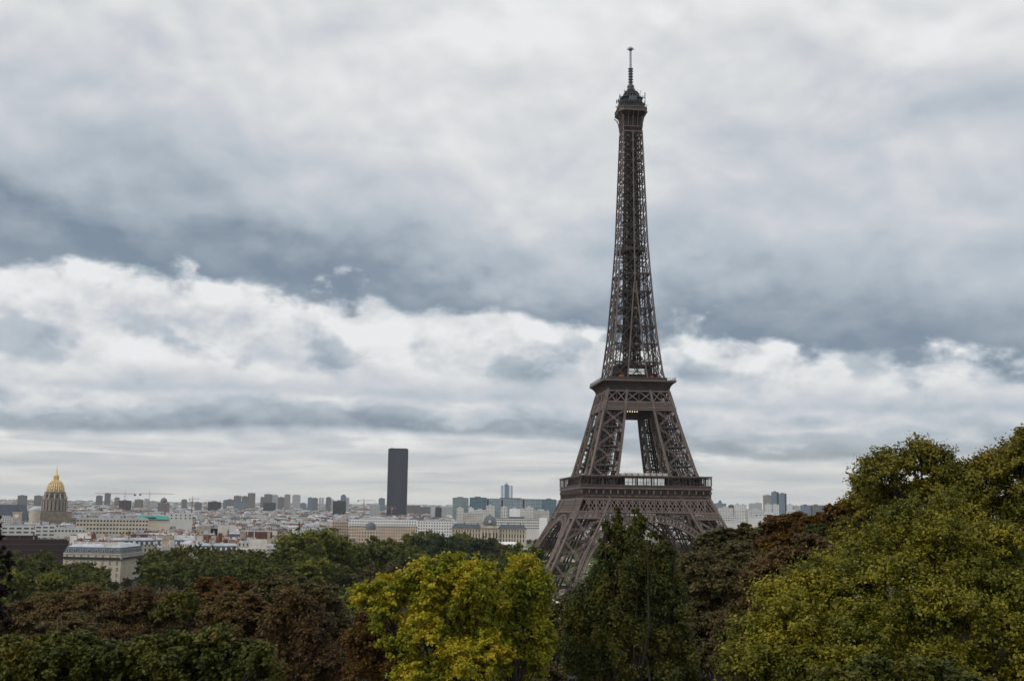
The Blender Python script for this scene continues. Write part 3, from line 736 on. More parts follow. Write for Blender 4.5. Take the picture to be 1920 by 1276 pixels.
def make_house(seed, style):
    """one apartment block, footprint centred on the origin, walls start 12 m below grade for sloping streets"""
    rnd = random.Random(seed); w = rnd.uniform(14, 30); d = rnd.uniform(11, 15); h = rnd.uniform(15, 19)
    root = empty('apartment_block')
    if style == 'mansard':
        mb = MB(); walls(mb, w, d, -6, h); mb.build('wall', [CREAM], root, uv=True)
        mb = MB(); mansard(mb, w-.3, d-.3, h+.01, 3.2, 1.3, 0, 1)
        mb.hexa([(-w/2+1.5, -d/2+1.5, h+3.22), (w/2-1.5, -d/2+1.5, h+3.22), (w/2-1.5, d/2-1.5, h+3.22), (-w/2+1.5, d/2-1.5, h+3.22), (-w/2+2, -.4, h+4.9), (w/2-2, -.4, h+4.9), (w/2-2, .4, h+4.9), (-w/2+2, .4, h+4.9)], 1)
        n = int(w/3)
        for j in range(n): x = -w/2+(j+.5)*w/n; mb.box(x-.6, x+.6, -d/2+.25, -d/2+1.3, h+.4, h+2.2, 2, 1)
        mb.build('roof', [SLATE, ZINC if seed % 2 else ZINC_PALE, WHITEP], root)
    elif style == 'zinc':
        mb = MB(); walls(mb, w, d, -6, h); mb.build('wall', [CREAM], root, uv=True)
        mb = MB(); mansard(mb, w+.3, d+.3, h+.01, 2.6, 2.6, 0, 0)
        n = int(w/4)
        for j in range(n): x = -w/2+(j+.5)*w/n; mb.box(x-.8, x+.8, -d/2+.4, -d/2+2.4, h+.3, h+2.0, 1, 0)
        mb.build('roof', [ZINC_PALE, RENDER_PALE], root)
    elif style == 'tile':
        mb = MB(); walls(mb, w, d, -6, h-3); mb.build('wall', [CREAM], root, uv=True)
        mb = MB(); mb.hexa([(-w/2-.3, -d/2-.3, h-2.99), (w/2+.3, -d/2-.3, h-2.99), (w/2+.3, d/2+.3, h-2.99), (-w/2-.3, d/2+.3, h-2.99), (-w/2, -.3, h+1), (w/2, -.3, h+1), (w/2, .3, h+1), (-w/2, .3, h+1)], 0)
        mb.build('roof', [TILE], root)
    else:
        mb = MB(); walls(mb, w, d, -6, h+1, 0, 1); mb.build('wall', [WHITE if seed % 2 else WHITEB, ZINC], root, uv=True)
        mb = MB(); mb.box(-w/4, w/5, -d/4, d/4, h+1.02, h+3.4, 0, 1); mb.box(w/4, w/2-1.5, -d/4, d/3, h+1.02, h+2.6, 0, 1); mb.build('roof_hut', [RENDER_PALE, ZINC_PALE], root)
        return root
    ends = [-w/2+.5, w/2-.5] if rnd.random() < .6 else [w/2-.5, rnd.uniform(-w/5, w/5)]
    for x in ends:
        pale = rnd.choice([0, 0, 1, 3]); ch = chimney_mb(w, d, x, -d/2+rnd.uniform(1, 3), d/2-rnd.uniform(1, 4), h-2, h+rnd.uniform(4.5, 6.8), rnd, 0)
        ch.build('chimney', [(RENDER, RENDER_PALE, RENDER, BRICK)[pale], RENDER, TERRA], root)
    return root

# --- landmarks -----------------------------------------------------
def spot(u, d, v=None):
    """ground position under photo column u at view depth d, and the height seen at row v"""
    p = at(u, 968, d); g = ground_z(p[0], p[1]); return p, g
def z_at(u, v, d): return float(at(u, v, d)[2])
def slab(name, label, cat, u0, u1, v, d, depth, mats, rot=0.0, group=None, deep=8, parts=None):
    """box building whose front spans photo columns u0..u1 with its top at row v, at depth d; returns root and its own frame"""
    uc = (u0+u1)/2; a, b = at(u0, 968, d), at(u1, 968, d); w = float(np.linalg.norm((b-a)[:2]))
    p = (a+b)/2; g = ground_z(p[0], p[1]); zt = z_at(uc, v, d)
    fw2 = p[:2]-CAM[:2]; ang = -math.atan2(fw2[0], fw2[1])
    root = empty(name, (p[0], p[1], g), ang+rot); tag(root, label, cat, group); H = zt-g
    w_ = w/max(.5, math.cos(rot)) - (abs(math.tan(rot))*depth*.8 if rot else 0)
    w_ = max(w_, w*.55)
    mb = MB(); mb.box(-w_/2, w_/2, 0, depth, -deep, H, 0, 1 if len(mats) > 1 else 0); mb.build('wall', mats, root, uv=True)
    mb = MB()
    mb.box(-w_/2+.8, w_/2-.8, .8, depth-.8, H+.02, H+.9); mb.box(-w_*.2, w_*.15, depth*.3, depth*.6, H+.92, H+3.2)
    mb.build('parapet', [mats[-1]], root)
    if d < 1800 and name != 'white_flats':
        q = random.Random(int(u0*7+v))
        for k in range(max(2, int(w_/7))):
            x = -w_/2+1+(k+q.random()*.6)*(w_-2)/max(2, int(w_/7)); c = MB(); c.box(x-.4, x+.4, depth*.15, depth*q.uniform(.5, .85), H+.5, H+q.uniform(1.8, 3.2), 0)
            z = c.v[-1][2]; y = depth*.15+.5
            while y < c.v[-1][1]-.3: c.lathe([(.18, z), (.14, z+q.uniform(.6, 1))], 5, (x, y), 1); y += .8
            c.build('chimney', [RENDER if q.random() < .6 else BRICK, TERRA], root)
    return root, w_, H

def add_part(root, name, mb, mats, uv=False, smooth=False): return mb.build(name, mats, root, uv=uv, smooth=smooth)

def build_dark_tower():            # the lone 209 m office tower
    d = 3350.0; (a, b) = (at(724.5, 968, d), at(762.5, 968, d)); p = (a+b)/2; w = float(np.linalg.norm((b-a)[:2])); g = ground_z(p[0], p[1]); zt = z_at(744, 839.5, d)
    root = empty('office_tower', (p[0], p[1], g), -math.atan2(p[0]-CAM[0], p[1]-CAM[1])); tag(root, 'lone dark bronze glass office tower rising far above the skyline', 'skyscraper')
    H = zt-g; m = bpy.data.materials.new('dark_curtain_wall'); m.use_nodes = True; nt = m.node_tree; bs = nt.nodes['Principled BSDF']
    tc = nt.nodes.new('ShaderNodeTexCoord'); u, v, _ = sep(nt, S(nt, tc.outputs['UV'])); x, y, z = sep(nt, S(nt, tc.outputs['Object']))
    st = ((u/3.1).frac()-.5).absv().lt(.17); fl = ((v/3.5).frac()).lt(.35); n = noise(nt, S(nt, tc.outputs['Object']), .05, 4, .6)
    col = mix(nt, st*1.0, mix(nt, fl*.5, (.008, .012, .020), (.025, .031, .044)), (.06, .072, .098)); col = mix(nt, n.step(.4, .7)*.3, col, (.05, .06, .075))
    nt.links.new(col.k, bs.inputs['Base Color']); bs.inputs['Roughness'].default_value = .45; bs.inputs['Specular IOR Level'].default_value = .3
    PO = mat('bronze_pier', (.03, .03, .035), .5)
    mb = MB(); prof = [(-w/2, 3), (-w/2+1, 0), (0, -1.5), (w/2-1, 0), (w/2, 3), (w/2, 34), (w/2-1, 37), (0, 38.5), (-w/2+1, 37), (-w/2, 34)]
    def ring(z, k=1.0): return [(x*k, 18.5+(y-18.5)*k, z) for x, y in prof]
    for z0, z1 in ((-5, H*.70), (H*.70+3, H-3)):
        r0, r1 = ring(z0), ring(z1)
        for i in range(10):
            L = math.dist(r0[i], r0[(i+1) % 10]); mb.face([r0[i], r0[(i+1) % 10], r1[(i+1) % 10], r1[i]], 0, [(0, z0), (L, z0), (L, z1), (0, z1)])
    mb.build('curtain_wall', [m], root, uv=True)
    for z0, z1, k in ((H*.70, H*.70+3, .97), (H-3, H-.2, .985)):
        mb = MB(); r0, r1 = ring(z0, k), ring(z1, k)
        for i in range(10): mb.face([r0[i], r0[(i+1) % 10], r1[(i+1) % 10], r1[i]])
        mb.face(ring(z1-.01, k)); mb.build('service_floor', [PO], root)
    mb = MB()
    for j in range(19): x = -w/2+1.2+j*(w-2.4)/18; mb.box(x-.35, x+.35, -2.0-.0*j, -1.2, -5, H-.5)
    mb.build('pier', [mat('pale_bronze_pier', (.075, .095, .135), .5)], root)
    mb = MB(); mb.box(-w/2+5, w/2-5, 8, 30, H-.2, H+1.6); mb.box(-w/2+9, -w/2+13, 12, 16, H+1.6, H+3); mb.build('roof_plant', PO, root)
build_dark_tower()

GOLD = mat('gold_leaf', (.82, .60, .30), .5, metal=.2, var=.25, vscale=.5)
LEAD = mat('dark_lead_sheet', (.13, .15, .18), .6, var=.3, vscale=.5)
STONE = mat('weathered_church_stone', (.25, .215, .175), .9, var=.35, vscale=.15)
STONE_L = mat('pale_limestone', (.52, .45, .36), .9, var=.2, vscale=.2)
def build_gold_dome():
    d = 1960.0; p = at(100.5, 968, d); g = ground_z(p[0], p[1]); s_ = d/F       # metres per photo pixel
    root = empty('gold_domed_church', (p[0], p[1], g), .35); tag(root, 'stone church with ribbed gold dome, gold lantern and spire', 'church')
    Z = lambda v: z_at(100.5, v, d)-g
    mb = MB(); mb.box(-26, 26, -26, 26, -3, Z(958)); mb.build('church_base', STONE, root)
    mb = MB(); r = 21*s_; mb.lathe([(r, Z(960)), (r, Z(937)), (r*1.04, Z(936.5)), (r*1.04, Z(935)), (r*.9, Z(934.6))], 40); mb.build('lower_drum', STONE, root)
    mb = MB()
    for j in range(20):                # paired columns round the drum
        t = (j+.5)*2*math.pi/20
        for dt in (-.05, .05): c, s1 = math.cos(t+dt), math.sin(t+dt); mb.lathe([(1.0, Z(957)), (.9, Z(938.5)), (1.2, Z(938)), (1.2, Z(937))], 8, (c*(r+1.1), s1*(r+1.1)))
    mb.build('colonnade', mat('grey_column_stone', (.34, .30, .25), .9, var=.3, vscale=.3), root)
    for j in range(20):
        t = j*2*math.pi/20; c, s1 = math.cos(t), math.sin(t); mb = MB()
        mb.tube([(c*(r+.25), s1*(r+.25), Z(955)), (c*(r+.25), s1*(r+.25), Z(941)), (c*(r+.2), s1*(r+.2), Z(939.5))], [1.5, 1.5, .6], 8); mb.build('drum_window', GLASSB, root)
    mb = MB(); r2 = 17.6*s_; mb.lathe([(r2*1.02, Z(935)), (r2, Z(934)), (r2, Z(923.5)), (r2*1.07, Z(923)), (r2*1.07, Z(921.8)), (r2*.9, Z(921))], 40); mb.build('attic', STONE, root)
    for j in range(12):
        t = j*2*math.pi/12+.13; c, s1 = math.cos(t), math.sin(t); mb = MB(); mb.tube([(c*(r2+.1), s1*(r2+.1), Z(932)), (c*(r2+.1), s1*(r2+.1), Z(927)), (c*r2, s1*r2, Z(926))], [1.3, 1.3, .4], 8); mb.build('attic_window', GLASSB, root)
    mb = MB()
    for j in range(12):
        t = (j+.5)*2*math.pi/12+.13; c, s1 = math.cos(t), math.sin(t); mb.beam((c*(r2+2.4), s1*(r2+2.4), Z(935)), (c*(r2+.6), s1*(r2+.6), Z(924)), 1.2, 2.0); mb.lathe([(.9, Z(935)), (1.1, Z(931)), (.3, Z(929.5))], 6, (c*(r+.3), s1*(r+.3)))
    mb.build('scroll_buttress', STONE_L, root)
    R = 15.5*s_; prof = []
    for j in range(13):
        a = math.pi/2*j/13; prof.append((R*math.cos(a)**.92, Z(921)+(Z(899.5)-Z(921))*math.sin(a)*1.04))
    dm = MB(); dm.lathe(prof+[(4.2*s_, Z(899.5))], 48); dome = dm.build('dome', mat('dull_gilt_lead', (.34, .29, .22), .5, var=.4, vscale=.5, metal=.3), root, smooth=True)
    for j in range(12):                # gilded ribs and trophies between
        t = (j+.5)*2*math.pi/12; mb = MB(); c, s1 = math.cos(t), math.sin(t)
        mb.tube([(c*(r_+.1), s1*(r_+.1), z_) for r_, z_ in prof], [1.15-.05*i for i in range(len(prof))], 6); mb.build('rib', GOLD, dome)
        t = j*2*math.pi/12; c, s1 = math.cos(t), math.sin(t); mb = MB()
        mb.tube([(c*(r_+.0), s1*(r_+.0), z_) for r_, z_ in prof[1:11]], [.9, 1.3, .7, 1.3, 1.0, .6, 1.1, .9, .7, .5], 6); mb.build('gilded_trophy', GOLD, dome)
    mb = MB(); mb.lathe([(R*1.03, Z(922)), (R*1.05, Z(920.8)), (R*.98, Z(920.2))], 48); mb.build('cornice', GOLD, dome)
    mb = MB(); q = s_; mb.lathe([(5.4*q, Z(902.5)), (5.6*q, Z(900)), (4.0*q, Z(899.2)), (4.0*q, Z(892)), (4.7*q, Z(891.5)), (4.5*q, Z(890.5)), (3.2*q, Z(889)), (2.2*q, Z(886.5)), (1.3*q, Z(884.5)), (1.0*q, Z(882)), (.5*q, Z(876)), (.25*q, Z(872.5))], 12)
    for j in range(8): t = j*math.pi/4; mb.beam((math.cos(t)*4.3*q, math.sin(t)*4.3*q, Z(899.5)), (math.cos(t)*4.3*q, math.sin(t)*4.3*q, Z(891)), .9)
    mb.build('lantern', GOLD, root)
    mb = MB(); mb.beam((-1, 0, Z(874)), (1, 0, Z(874)), .3); mb.beam((0, 0, Z(873)), (0, 0, Z(871)), .3); mb.build('cross', GOLD, root)
    # long slate nave roof of the hospital on the left, with its small round tank
    p = at(5, 968, 1820); g = ground_z(p[0], p[1]); rt = empty('slate_roofed_hall', (p[0], p[1], g), .12); tag(rt, 'long hall with steep dark slate roof left of the gold dome', 'hall')
    mb = MB(); mb.box(-60, 36, 0, 18, -3, 21); mb.build('wall', [CREAM], rt, uv=True)
    mb = MB(); zt = z_at(5, 945, 1820)-g; mb.hexa([(-60.4, -.4, 21), (36.4, -.4, 21), (36.4, 18.4, 21), (-60.4, 18.4, 21), (-57, 8, zt), (32, 8, zt), (32, 10, zt), (-57, 10, zt)]); mb.build('roof', SLATE, rt)
    p = at(65, 968, 1800); g = ground_z(p[0], p[1]); rt = empty('domed_tank', (p[0], p[1], g)); tag(rt, 'low pale blue dome beside the gold domed church', 'dome')
    zt = z_at(65, 948.5, 1800)-g; mb = MB(); mb.lathe([(8, 0), (8, zt-6)], 20, cap=False); mb.build('drum', STONE_L, rt)
    mb = MB(); mb.lathe([(8.4, zt-6), (8, zt-4.2), (6.2, zt-2), (3.2, zt-.5), (.4, zt)], 20); mb.build('roof', ZINC_PALE, rt, smooth=True)
build_gold_dome()

def build_clock_tower():
    d = 1250.0; p = at(32.5, 968, d); g = ground_z(p[0], p[1]); s_ = d/F; Z = lambda v: z_at(32, v, d)-g
    root = empty('clock_tower', (p[0], p[1], g), .15); tag(root, 'square stone clock tower with steep pointed slate roof', 'clock tower')
    w = 7.2*s_; mb = MB(); mb.box(-w, w, -w, w, -3, Z(961)); mb.box(-w-.5, w+.5, -w-.5, w+.5, Z(961)+.01, Z(959)); mb.box(-w-.4, w+.4, -w-.4, w+.4, Z(973), Z(972)); mb.build('wall', STONE_L, root)
    mb = MB(); mb.hexa([(-w-.3, -w-.3, Z(959)+.02), (w+.3, -w-.3, Z(959)+.02), (w+.3, w+.3, Z(959)+.02), (-w-.3, w+.3, Z(959)+.02), (-.5, -.3, Z(943.5)), (.5, -.3, Z(943.5)), (.5, .3, Z(943.5)), (-.5, .3, Z(943.5))]); mb.build('roof', SLATE, root)
    mb = MB()
    for k in range(20): t = k*2*math.pi/20; mb.v.append((math.cos(t)*1.9, -w-.46, Z(966.5)+math.sin(t)*1.9)); mb.v.append((math.cos(t)*1.9, -w-.05, Z(966.5)+math.sin(t)*1.9))
    mb.f.append(tuple(range(0, 40, 2))); mb.m.append(0); mb.uv += [(0., 0.)]*20
    for k in range(20): mb.f.append((2*k, 2*k+1, (2*k+3) % 40, (2*k+2) % 40)); mb.m.append(0); mb.uv += [(0., 0.)]*4
    cf = mb.build('clock_face', WHITEP, root)
    mb = MB(); mb.box(-.1, .1, -w-.55, -w-.47, Z(966.5), Z(966.5)+1.5); mb.build('clock_hand', LEAD, cf)
    mb = MB(); mb.box(-.1, 1.0, -w-.55, -w-.47, Z(966.5)-.1, Z(966.5)+.1); mb.build('clock_hand', LEAD, cf)
    for x in (-1.9, 1.9): mb = MB(); mb.box(x-.7, x+.7, -w-.06, -w+.3, Z(984), Z(976)); mb.build('window', GLASSB, root)
build_clock_tower()

def build_school():                # long domed stone building closing the park axis
    d = 1560.0; s_ = d/F; p = at(919, 968, d); g = ground_z(p[0], p[1]); Z = lambda v: z_at(919, v, d)-g
    root = empty('domed_stone_palace', (p[0], p[1], g), -.06); tag(root, 'long classical stone palace with square dark dome and columned portico', 'palace')
    X = lambda u: (u-919)*s_
    mb = MB(); mb.box(X(847), X(987), 0, 14, -3, Z(991.5)); mb.box(X(901), X(936), -2.2, -.01, -3, Z(990.5)); mb.build('wall', [STONE_L], root)
    mb = MB(); mb.box(X(846), X(988), -.8, 15, Z(991.5)+.01, Z(990)); mb.box(X(900), X(937), -3.2, -.82, Z(990.5)+.01, Z(989.3)); mb.box(X(846.6), X(900.8), -.4, -.02, Z(998.4), Z(997.8)); mb.box(X(937), X(987.5), -.4, -.02, Z(998.4), Z(997.8)); mb.build('cornice', STONE, root)
    mb = MB(); 
    for a, b in ((847.5, 903), (935, 986.5)): mb.hexa([(X(a), 0, Z(989.9)), (X(b), 0, Z(989.9)), (X(b), 14, Z(989.9)), (X(a), 14, Z(989.9)), (X(a)+3, 5, Z(982.5)), (X(b)-3, 5, Z(982.5)), (X(b)-3, 9, Z(982.5)), (X(a)+3, 9, Z(982.5))])
    mb.build('roof', SLATE, root)
    mb = MB(); mb.hexa([(X(901.5), -2.9, Z(989.2)), (X(935.5), -2.9, Z(989.2)), (X(935.5), 2, Z(989.2)), (X(901.5), 2, Z(989.2)), (X(918), -2.9, Z(985)), (X(919), -2.9, Z(985)), (X(919), 2, Z(985)), (X(918), 2, Z(985))]); mb.build('pediment', STONE_L, root)
    mb = MB(); mb.box(X(904), X(932), 2.1, 16, Z(991), Z(983)); mb.build('dome_base', STONE_L, root)
    Rr = 12.3*s_; mb = MB(); n = 9; prev = None
    for j in range(n+1):
        a = math.pi/2*j/n*.93; r_ = Rr*math.cos(a)**.75; z_ = Z(983)+(Z(966.2)-Z(983))*math.sin(a)
        cur = [(-r_, 9-r_, z_), (r_, 9-r_, z_), (r_, 9+r_, z_), (-r_, 9+r_, z_)]
        if prev:
            for i in range(4): mb.face([prev[i], prev[(i+1) % 4], cur[(i+1) % 4], cur[i]])
        prev = cur
    mb.face(prev); dome = mb.build('dome', LEAD, root)
    mb = MB(); mb.box(-1.6, 1.6, 7.4, 10.6, Z(966.6), Z(964.5)); mb.beam((0, 9, Z(964.5)), (0, 9, Z(961.5)), .3); mb.build('lantern', LEAD, dome)
    mb = MB(); mb.lathe([(2.0, Z(980)), (2.2, Z(976)), (1.1, Z(974.5))], 10, (0, 9-Rr-.2)); mb.build('dormer', STONE_L, dome)
    for u in (907.5, 912.6, 917.7, 922.8, 927.9): pass
    for u in (903.5, 909, 914.5, 923.5, 929, 934.5):
        mb = MB(); mb.lathe([(.85, 1), (.8, Z(992)), (1.0, Z(991.4))], 10, (X(u), -3.3)); mb.build('column', STONE_L, root)
    us = [851+5.3*j for j in range(10)]+[939.5+5.3*j for j in range(9)]
    for u in us:
        for v0, v1 in ((996.8, 993.2), (1007.5, 1000), (1015, 1009.5)):
            mb = MB(); mb.box(X(u)-.75, X(u)+.75, -.12, .3, Z(v0), Z(v1)); mb.build('window', GLASSB, root)
    for u in (906.3, 911.8, 919, 926.2, 931.7): mb = MB(); mb.box(X(u)-.8, X(u)+.8, -2.32, -2.1, Z(1008), Z(998)); mb.build('window', GLASSB, root)
    for j, u in enumerate((860, 871, 884, 896, 941, 953, 964, 976, 982)): mb = MB(); mb.box(X(u)-.5, X(u)+1.0, 6, 8, Z(983), Z(979.5)); mb.build('chimney', BRICK if j % 2 else RENDER, root)
    for sx, lab in ((-1, 'left'), (1, 'right')): pass
    # white marquee on the lawn in front
    q = at(950, 968, 1390); g2 = ground_z(q[0], q[1]); rt = empty('white_marquee', (q[0], q[1], g2)); tag(rt, 'long low white exhibition tent in front of the stone palace', 'tent')
    mb = MB(); mb.box(-13, 13, 0, 16, 0, 6); mb.build('wall', [WHITEB], rt, uv=True)
    mb = MB(); mb.hexa([(-13.3, -.3, 6.01), (13.3, -.3, 6.01), (13.3, 16.3, 6.01), (-13.3, 16.3, 6.01), (-13, 7.5, 9), (13, 7.5, 9), (13, 8.5, 9), (-13, 8.5, 9)]); mb.build('roof', WHITEP, rt)
build_school()

def build_corner_block():          # the big corner apartment building among the near trees
    d = 655.0; s_ = d/F; g = 0.0
    A = at(124, 968, d+4); B = at(232, 968, d-6); Cc = at(272, 968, d+44)       # left end, corner, right end of the street fronts
    root = empty('corner_apartment_building', (B[0], B[1], 0)); tag(root, 'cream stone corner apartment building with blue slate mansard roof among trees', 'apartment building')
    def wallrun(P0, P1, lab):
        a = np.array([P0[0]-B[0], P0[1]-B[1]]); b = np.array([P1[0]-B[0], P1[1]-B[1]]); L = np.linalg.norm(b-a); t = (b-a)/L; n = np.array([t[1], -t[0]])
        return a, t, n, L
    Zr = z_at(190, 1036.5, d); Zc = Zr; Zt = z_at(190, 1027, d); Ztop = z_at(190, 1017, d)
    pa, pb, pc = [np.array([q[0]-B[0], q[1]-B[1]]) for q in (A, B, Cc)]
    back = 15.0
    t1 = (pb-pa)/np.linalg.norm(pb-pa); n1 = np.array([t1[1], -t1[0]]); t2 = (pc-pb)/np.linalg.norm(pc-pb); n2 = np.array([t2[1], -t2[0]])
    poly = [pa, pb, pc, pc-n2*back, pb-n1*back-n2*back*.6, pa-n1*back]
    mb = MB()
    for i in range(6):
        p0, p1 = poly[i], poly[(i+1) % 6]; mb.face([(*p0, -4), (*p1, -4), (*p1, Zr), (*p0, Zr)])
    mb.build('wall', [mat('cream_limestone', (.50, .43, .33), .9, var=.2, vscale=.3)], root)
    ctr = sum(poly)/6
    def inset(p, k): v = ctr-p; return p+v/np.linalg.norm(v)*k
    r0 = [inset(p, .1) for p in poly]; r1 = [inset(p, 1.8) for p in poly]; r2 = [inset(p, 7.0) for p in poly]
    mb = MB()
    for i in range(6):
        j = (i+1) % 6
        mb.face([(*r0[i], Zr+.01), (*r0[j], Zr+.01), (*r1[j], Zt+.6), (*r1[i], Zt+.6)], 0)
        mb.face([(*r1[i], Zt+.61), (*r1[j], Zt+.61), (*r2[j], Zt+2.4), (*r2[i], Zt+2.4)], 1)
    mb.face([(*p, Zt+2.4) for p in r2], 1); mb.build('roof', [SLATE, ZINC_PALE], root)
    mb = MB()
    for i, k in ((0, .45), (1, .45)):
        p0, p1 = poly[i], poly[i+1]
        for z in (Zr-.15, Zr-3.4): mb.beam((*p0, z), (*p1, z), .9 if z > Zr-1 else .5, .4)
    mb.build('cornice', [mat('pale_cornice_stone', (.58, .52, .43), .9, var=.15, vscale=.3)], root)
    IR = mat('black_balcony_iron', (.02, .02, .022), .6); FR = mat('white_window_frame', (.66, .66, .63), .6)
    for (p0, t, n, L, cnt) in ((pa, t1, n1, np.linalg.norm(pb-pa), 8), (pb, t2, n2, np.linalg.norm(pc-pb), 10)):
        for row in range(6):
            zb = Zr-3.0-3.3*row
            for j in range(cnt):
                c = p0+t*(L*(j+.5)/cnt); mb = MB(); e = t*.75
                q = lambda s1, o, z: (*(c+e*s1+n*o), z)
                mb.hexa([q(-1, .02, zb), q(1, .02, zb), q(1, -.3, zb), q(-1, -.3, zb), q(-1, .02, zb+2.3), q(1, .02, zb+2.3), q(1, -.3, zb+2.3), q(-1, -.3, zb+2.3)])
                w = mb.build('window', GLASSB, root)
                mb = MB()
                for s1 in (-1, 0, 1): mb.beam(q(s1, .06, zb), q(s1, .06, zb+2.3), .2, .1)
                mb.beam(q(-1, .06, zb+2.35), q(1, .06, zb+2.35), .2, .12); mb.build('frame', FR, w)
            if row in (0, 4):
                mb = MB(); mb.beam((*(p0+n*.5), zb-.1), (*(p0+t*L+n*.5), zb-.1), .9, .2); mb.beam((*(p0+n*.9), zb+.5), (*(p0+t*L+n*.9), zb+.5), .08, .9); mb.build('balcony', IR, root)
        for j in range(cnt):
            c = p0+t*(L*(j+.5)/cnt); e = t*.7; q = lambda s1, o, z: (*(c+e*s1-n*o), z); z0 = Zr+.5; mb = MB()
            mb.hexa([q(-1, .1, z0), q(1, .1, z0), q(1, 2, z0), q(-1, 2, z0), q(-1, .1, z0+1.9), q(1, .1, z0+1.9), q(1, 2, z0+1.9), q(-1, 2, z0+1.9)], 0)
            q2 = lambda s1, o, z: (*(c+e*.6*s1-n*o), z); mb.hexa([q2(-1, .06, z0+.2), q2(1, .06, z0+.2), q2(1, .12, z0+.2), q2(-1, .12, z0+.2), q2(-1, .06, z0+1.6), q2(1, .06, z0+1.6), q2(1, .12, z0+1.6), q2(-1, .12, z0+1.6)], 1)
            mb.build('dormer', [ZINC, GLASSB], root)
    rnd = random.Random(3)
    for j in range(7):
        c = pa+t1*(2.5+j*4.6)-n1*8 if j < 5 else pb+t2*(6+(j-5)*16)-n2*8
        mb = MB(); e = t1*.5 if j < 5 else t2*.5; nn = n1 if j < 5 else n2
        q = lambda s1, o, z: (*(c+e*s1-nn*o), z)
        mb.hexa([q(-1, -3.5, Zt), q(1, -3.5, Zt), q(1, 3.5, Zt), q(-1, 3.5, Zt), q(-1, -3.5, Zt+3.4), q(1, -3.5, Zt+3.4), q(1, 3.5, Zt+3.4), q(-1, 3.5, Zt+3.4)])
        for k in range(8): x, y = c-nn*(-3.1+k*.9); mb.lathe([(.2, Zt+3.4), (.16, Zt+4.2)], 6, (x, y), 1)
        mb.build('chimney', [RENDER_PALE, TERRA], root)
build_corner_block()

# --- named buildings of the middle distance ------------------------
FLAT = {}
def long_front(name, label, u0, u1, v, d, depth, m, roofm, rot=0, bays=0, floors=0, z0=3.0, fh=3.2, storey=None, group=None, ww=1.4, wh=1.5):
    r, w, H = slab(name, label, 'building', u0, u1, v, d, depth, [m, roofm], rot, group)
    if bays:
        for fl in range(floors):
            for j in range(bays):
                mb = MB(); x = -w/2+(j+.5)*w/bays; z = H-1.2-fh*fl-wh
                mb.box(x-ww/2, x+ww/2, -.04, .25, z, z+wh); mb.build('window', GLASSB, r)
    return r, w, H
PLW = mat('white_render', (.62, .61, .58), .8, var=.12, vscale=.1); PLC = mat('cream_render', (.60, .54, .45), .85, var=.2, vscale=.1)
long_front('white_terraced_apartments', 'white stepped apartment block with deep balconies, left of the bare white gable', 69, 105, 985, 960, 14, WHITEB, ZINC_PALE)
long_front('white_gabled_building', 'white building with a tall blank white gable wall', 105, 160, 990, 940, 14, PLW, ZINC_PALE, bays=9, floors=1)
long_front('white_office_block', 'long cream white office block with two rows of square windows', 148, 276, 972, 1080, 16, PLC, ZINC_PALE, bays=22, floors=4, fh=3.6, ww=1.7, wh=1.6)
long_front('cream_balcony_block', 'cream apartment block with dark window bays, below the clock tower', 6, 62, 984, 900, 14, WHITEB, ZINC)
r, w, H = slab('green_roofed_hall', 'building under a bright turquoise green copper roof', 'building', 262, 318, 975, 1150, 16, [PLC, ZINC])
mb = MB(); mb.hexa([(-w/2-1.5, -1.2, H+.95), (w/2+1.5, -1.2, H+.95), (w/2+1.5, 17, H+.95), (-w/2-1.5, 17, H+.95), (-w/2+1, 5, H+4.8), (w/2-5, 5, H+4.8), (w/2-5, 12, H+4.8), (-w/2+1, 12, H+4.8)]); mb.build('roof', GREEN, r)
mb = MB(); mb.box(-w/2+6, -w/2+16, -.3, 2, H+1.6, H+3.2); mb.build('dormer', GLASSB, r)
long_front('dark_maroon_museum', 'long low dark maroon building behind the left trees', -30, 127, 1013, 760, 30, mat_windows('maroon_cladding', (.035, .018, .020), (.10, .085, .08), 60, 3.6, .98, .07), mat('maroon_roof', (.045, .028, .03), .8))
r, w, H = long_front('brick_party_wall_block', 'block with brown brick party walls and pale chimney stacks, nearest the light green tree', 452, 521, 996, 850, 15, BRICK, ZINC_PALE)
for x0, x1, mm in ((-w/2+.1, -w/2+4.5, RENDER), (-w/2+5.4, -w/2+6.0, RENDER_PALE), (-w/2+10, -w/2+10.7, RENDER_PALE), (w*.23, w*.31, RENDER), (w*.36, w/2-.1, RENDER_PALE)): mb = MB(); mb.box(x0, x1, -.7, -.02, -4, H+.3); mb.build('party_wall', mm, r)
rnd = random.Random(8)
mb = MB()
for k in range(40): mb.lathe([(.2, H+.9), (.16, H+2.2)], 5, (-w/2+1+k*(w-2)/40, 1))
mb.build('chimney_pots', TERRA, r)
long_front('brown_brick_block', 'low brown brick rear wall of a house beside the pale gables', 374, 406, 1002, 830, 12, BRICK, ZINC_PALE)
long_front('pale_gable_block', 'plain pale gable walls beside a dark glazed stair', 372, 396, 985, 1000, 12, RENDER, ZINC_PALE)
long_front('white_gable_block', 'plain white gable wall right of the dark glazed stair', 410, 444, 985, 1000, 12, RENDER_PALE, ZINC_PALE)
long_front('glazed_stair_block', 'dark glazed stair between pale gables', 395.5, 410.5, 990, 1005, 10, GLASS_DARK, ZINC_PALE)
long_front('zinc_roofed_terrace', 'low cream terrace with pale zinc roof in front of the brick party walls', 449, 500, 1016, 800, 14, CREAM, ZINC_PALE)
r, w, H = slab('mansard_corner_house', 'small corner house with blue slate mansard and white gable, left of the light green tree', 'house', 508, 533, 1031, 790, 12, [CREAM, ZINC])
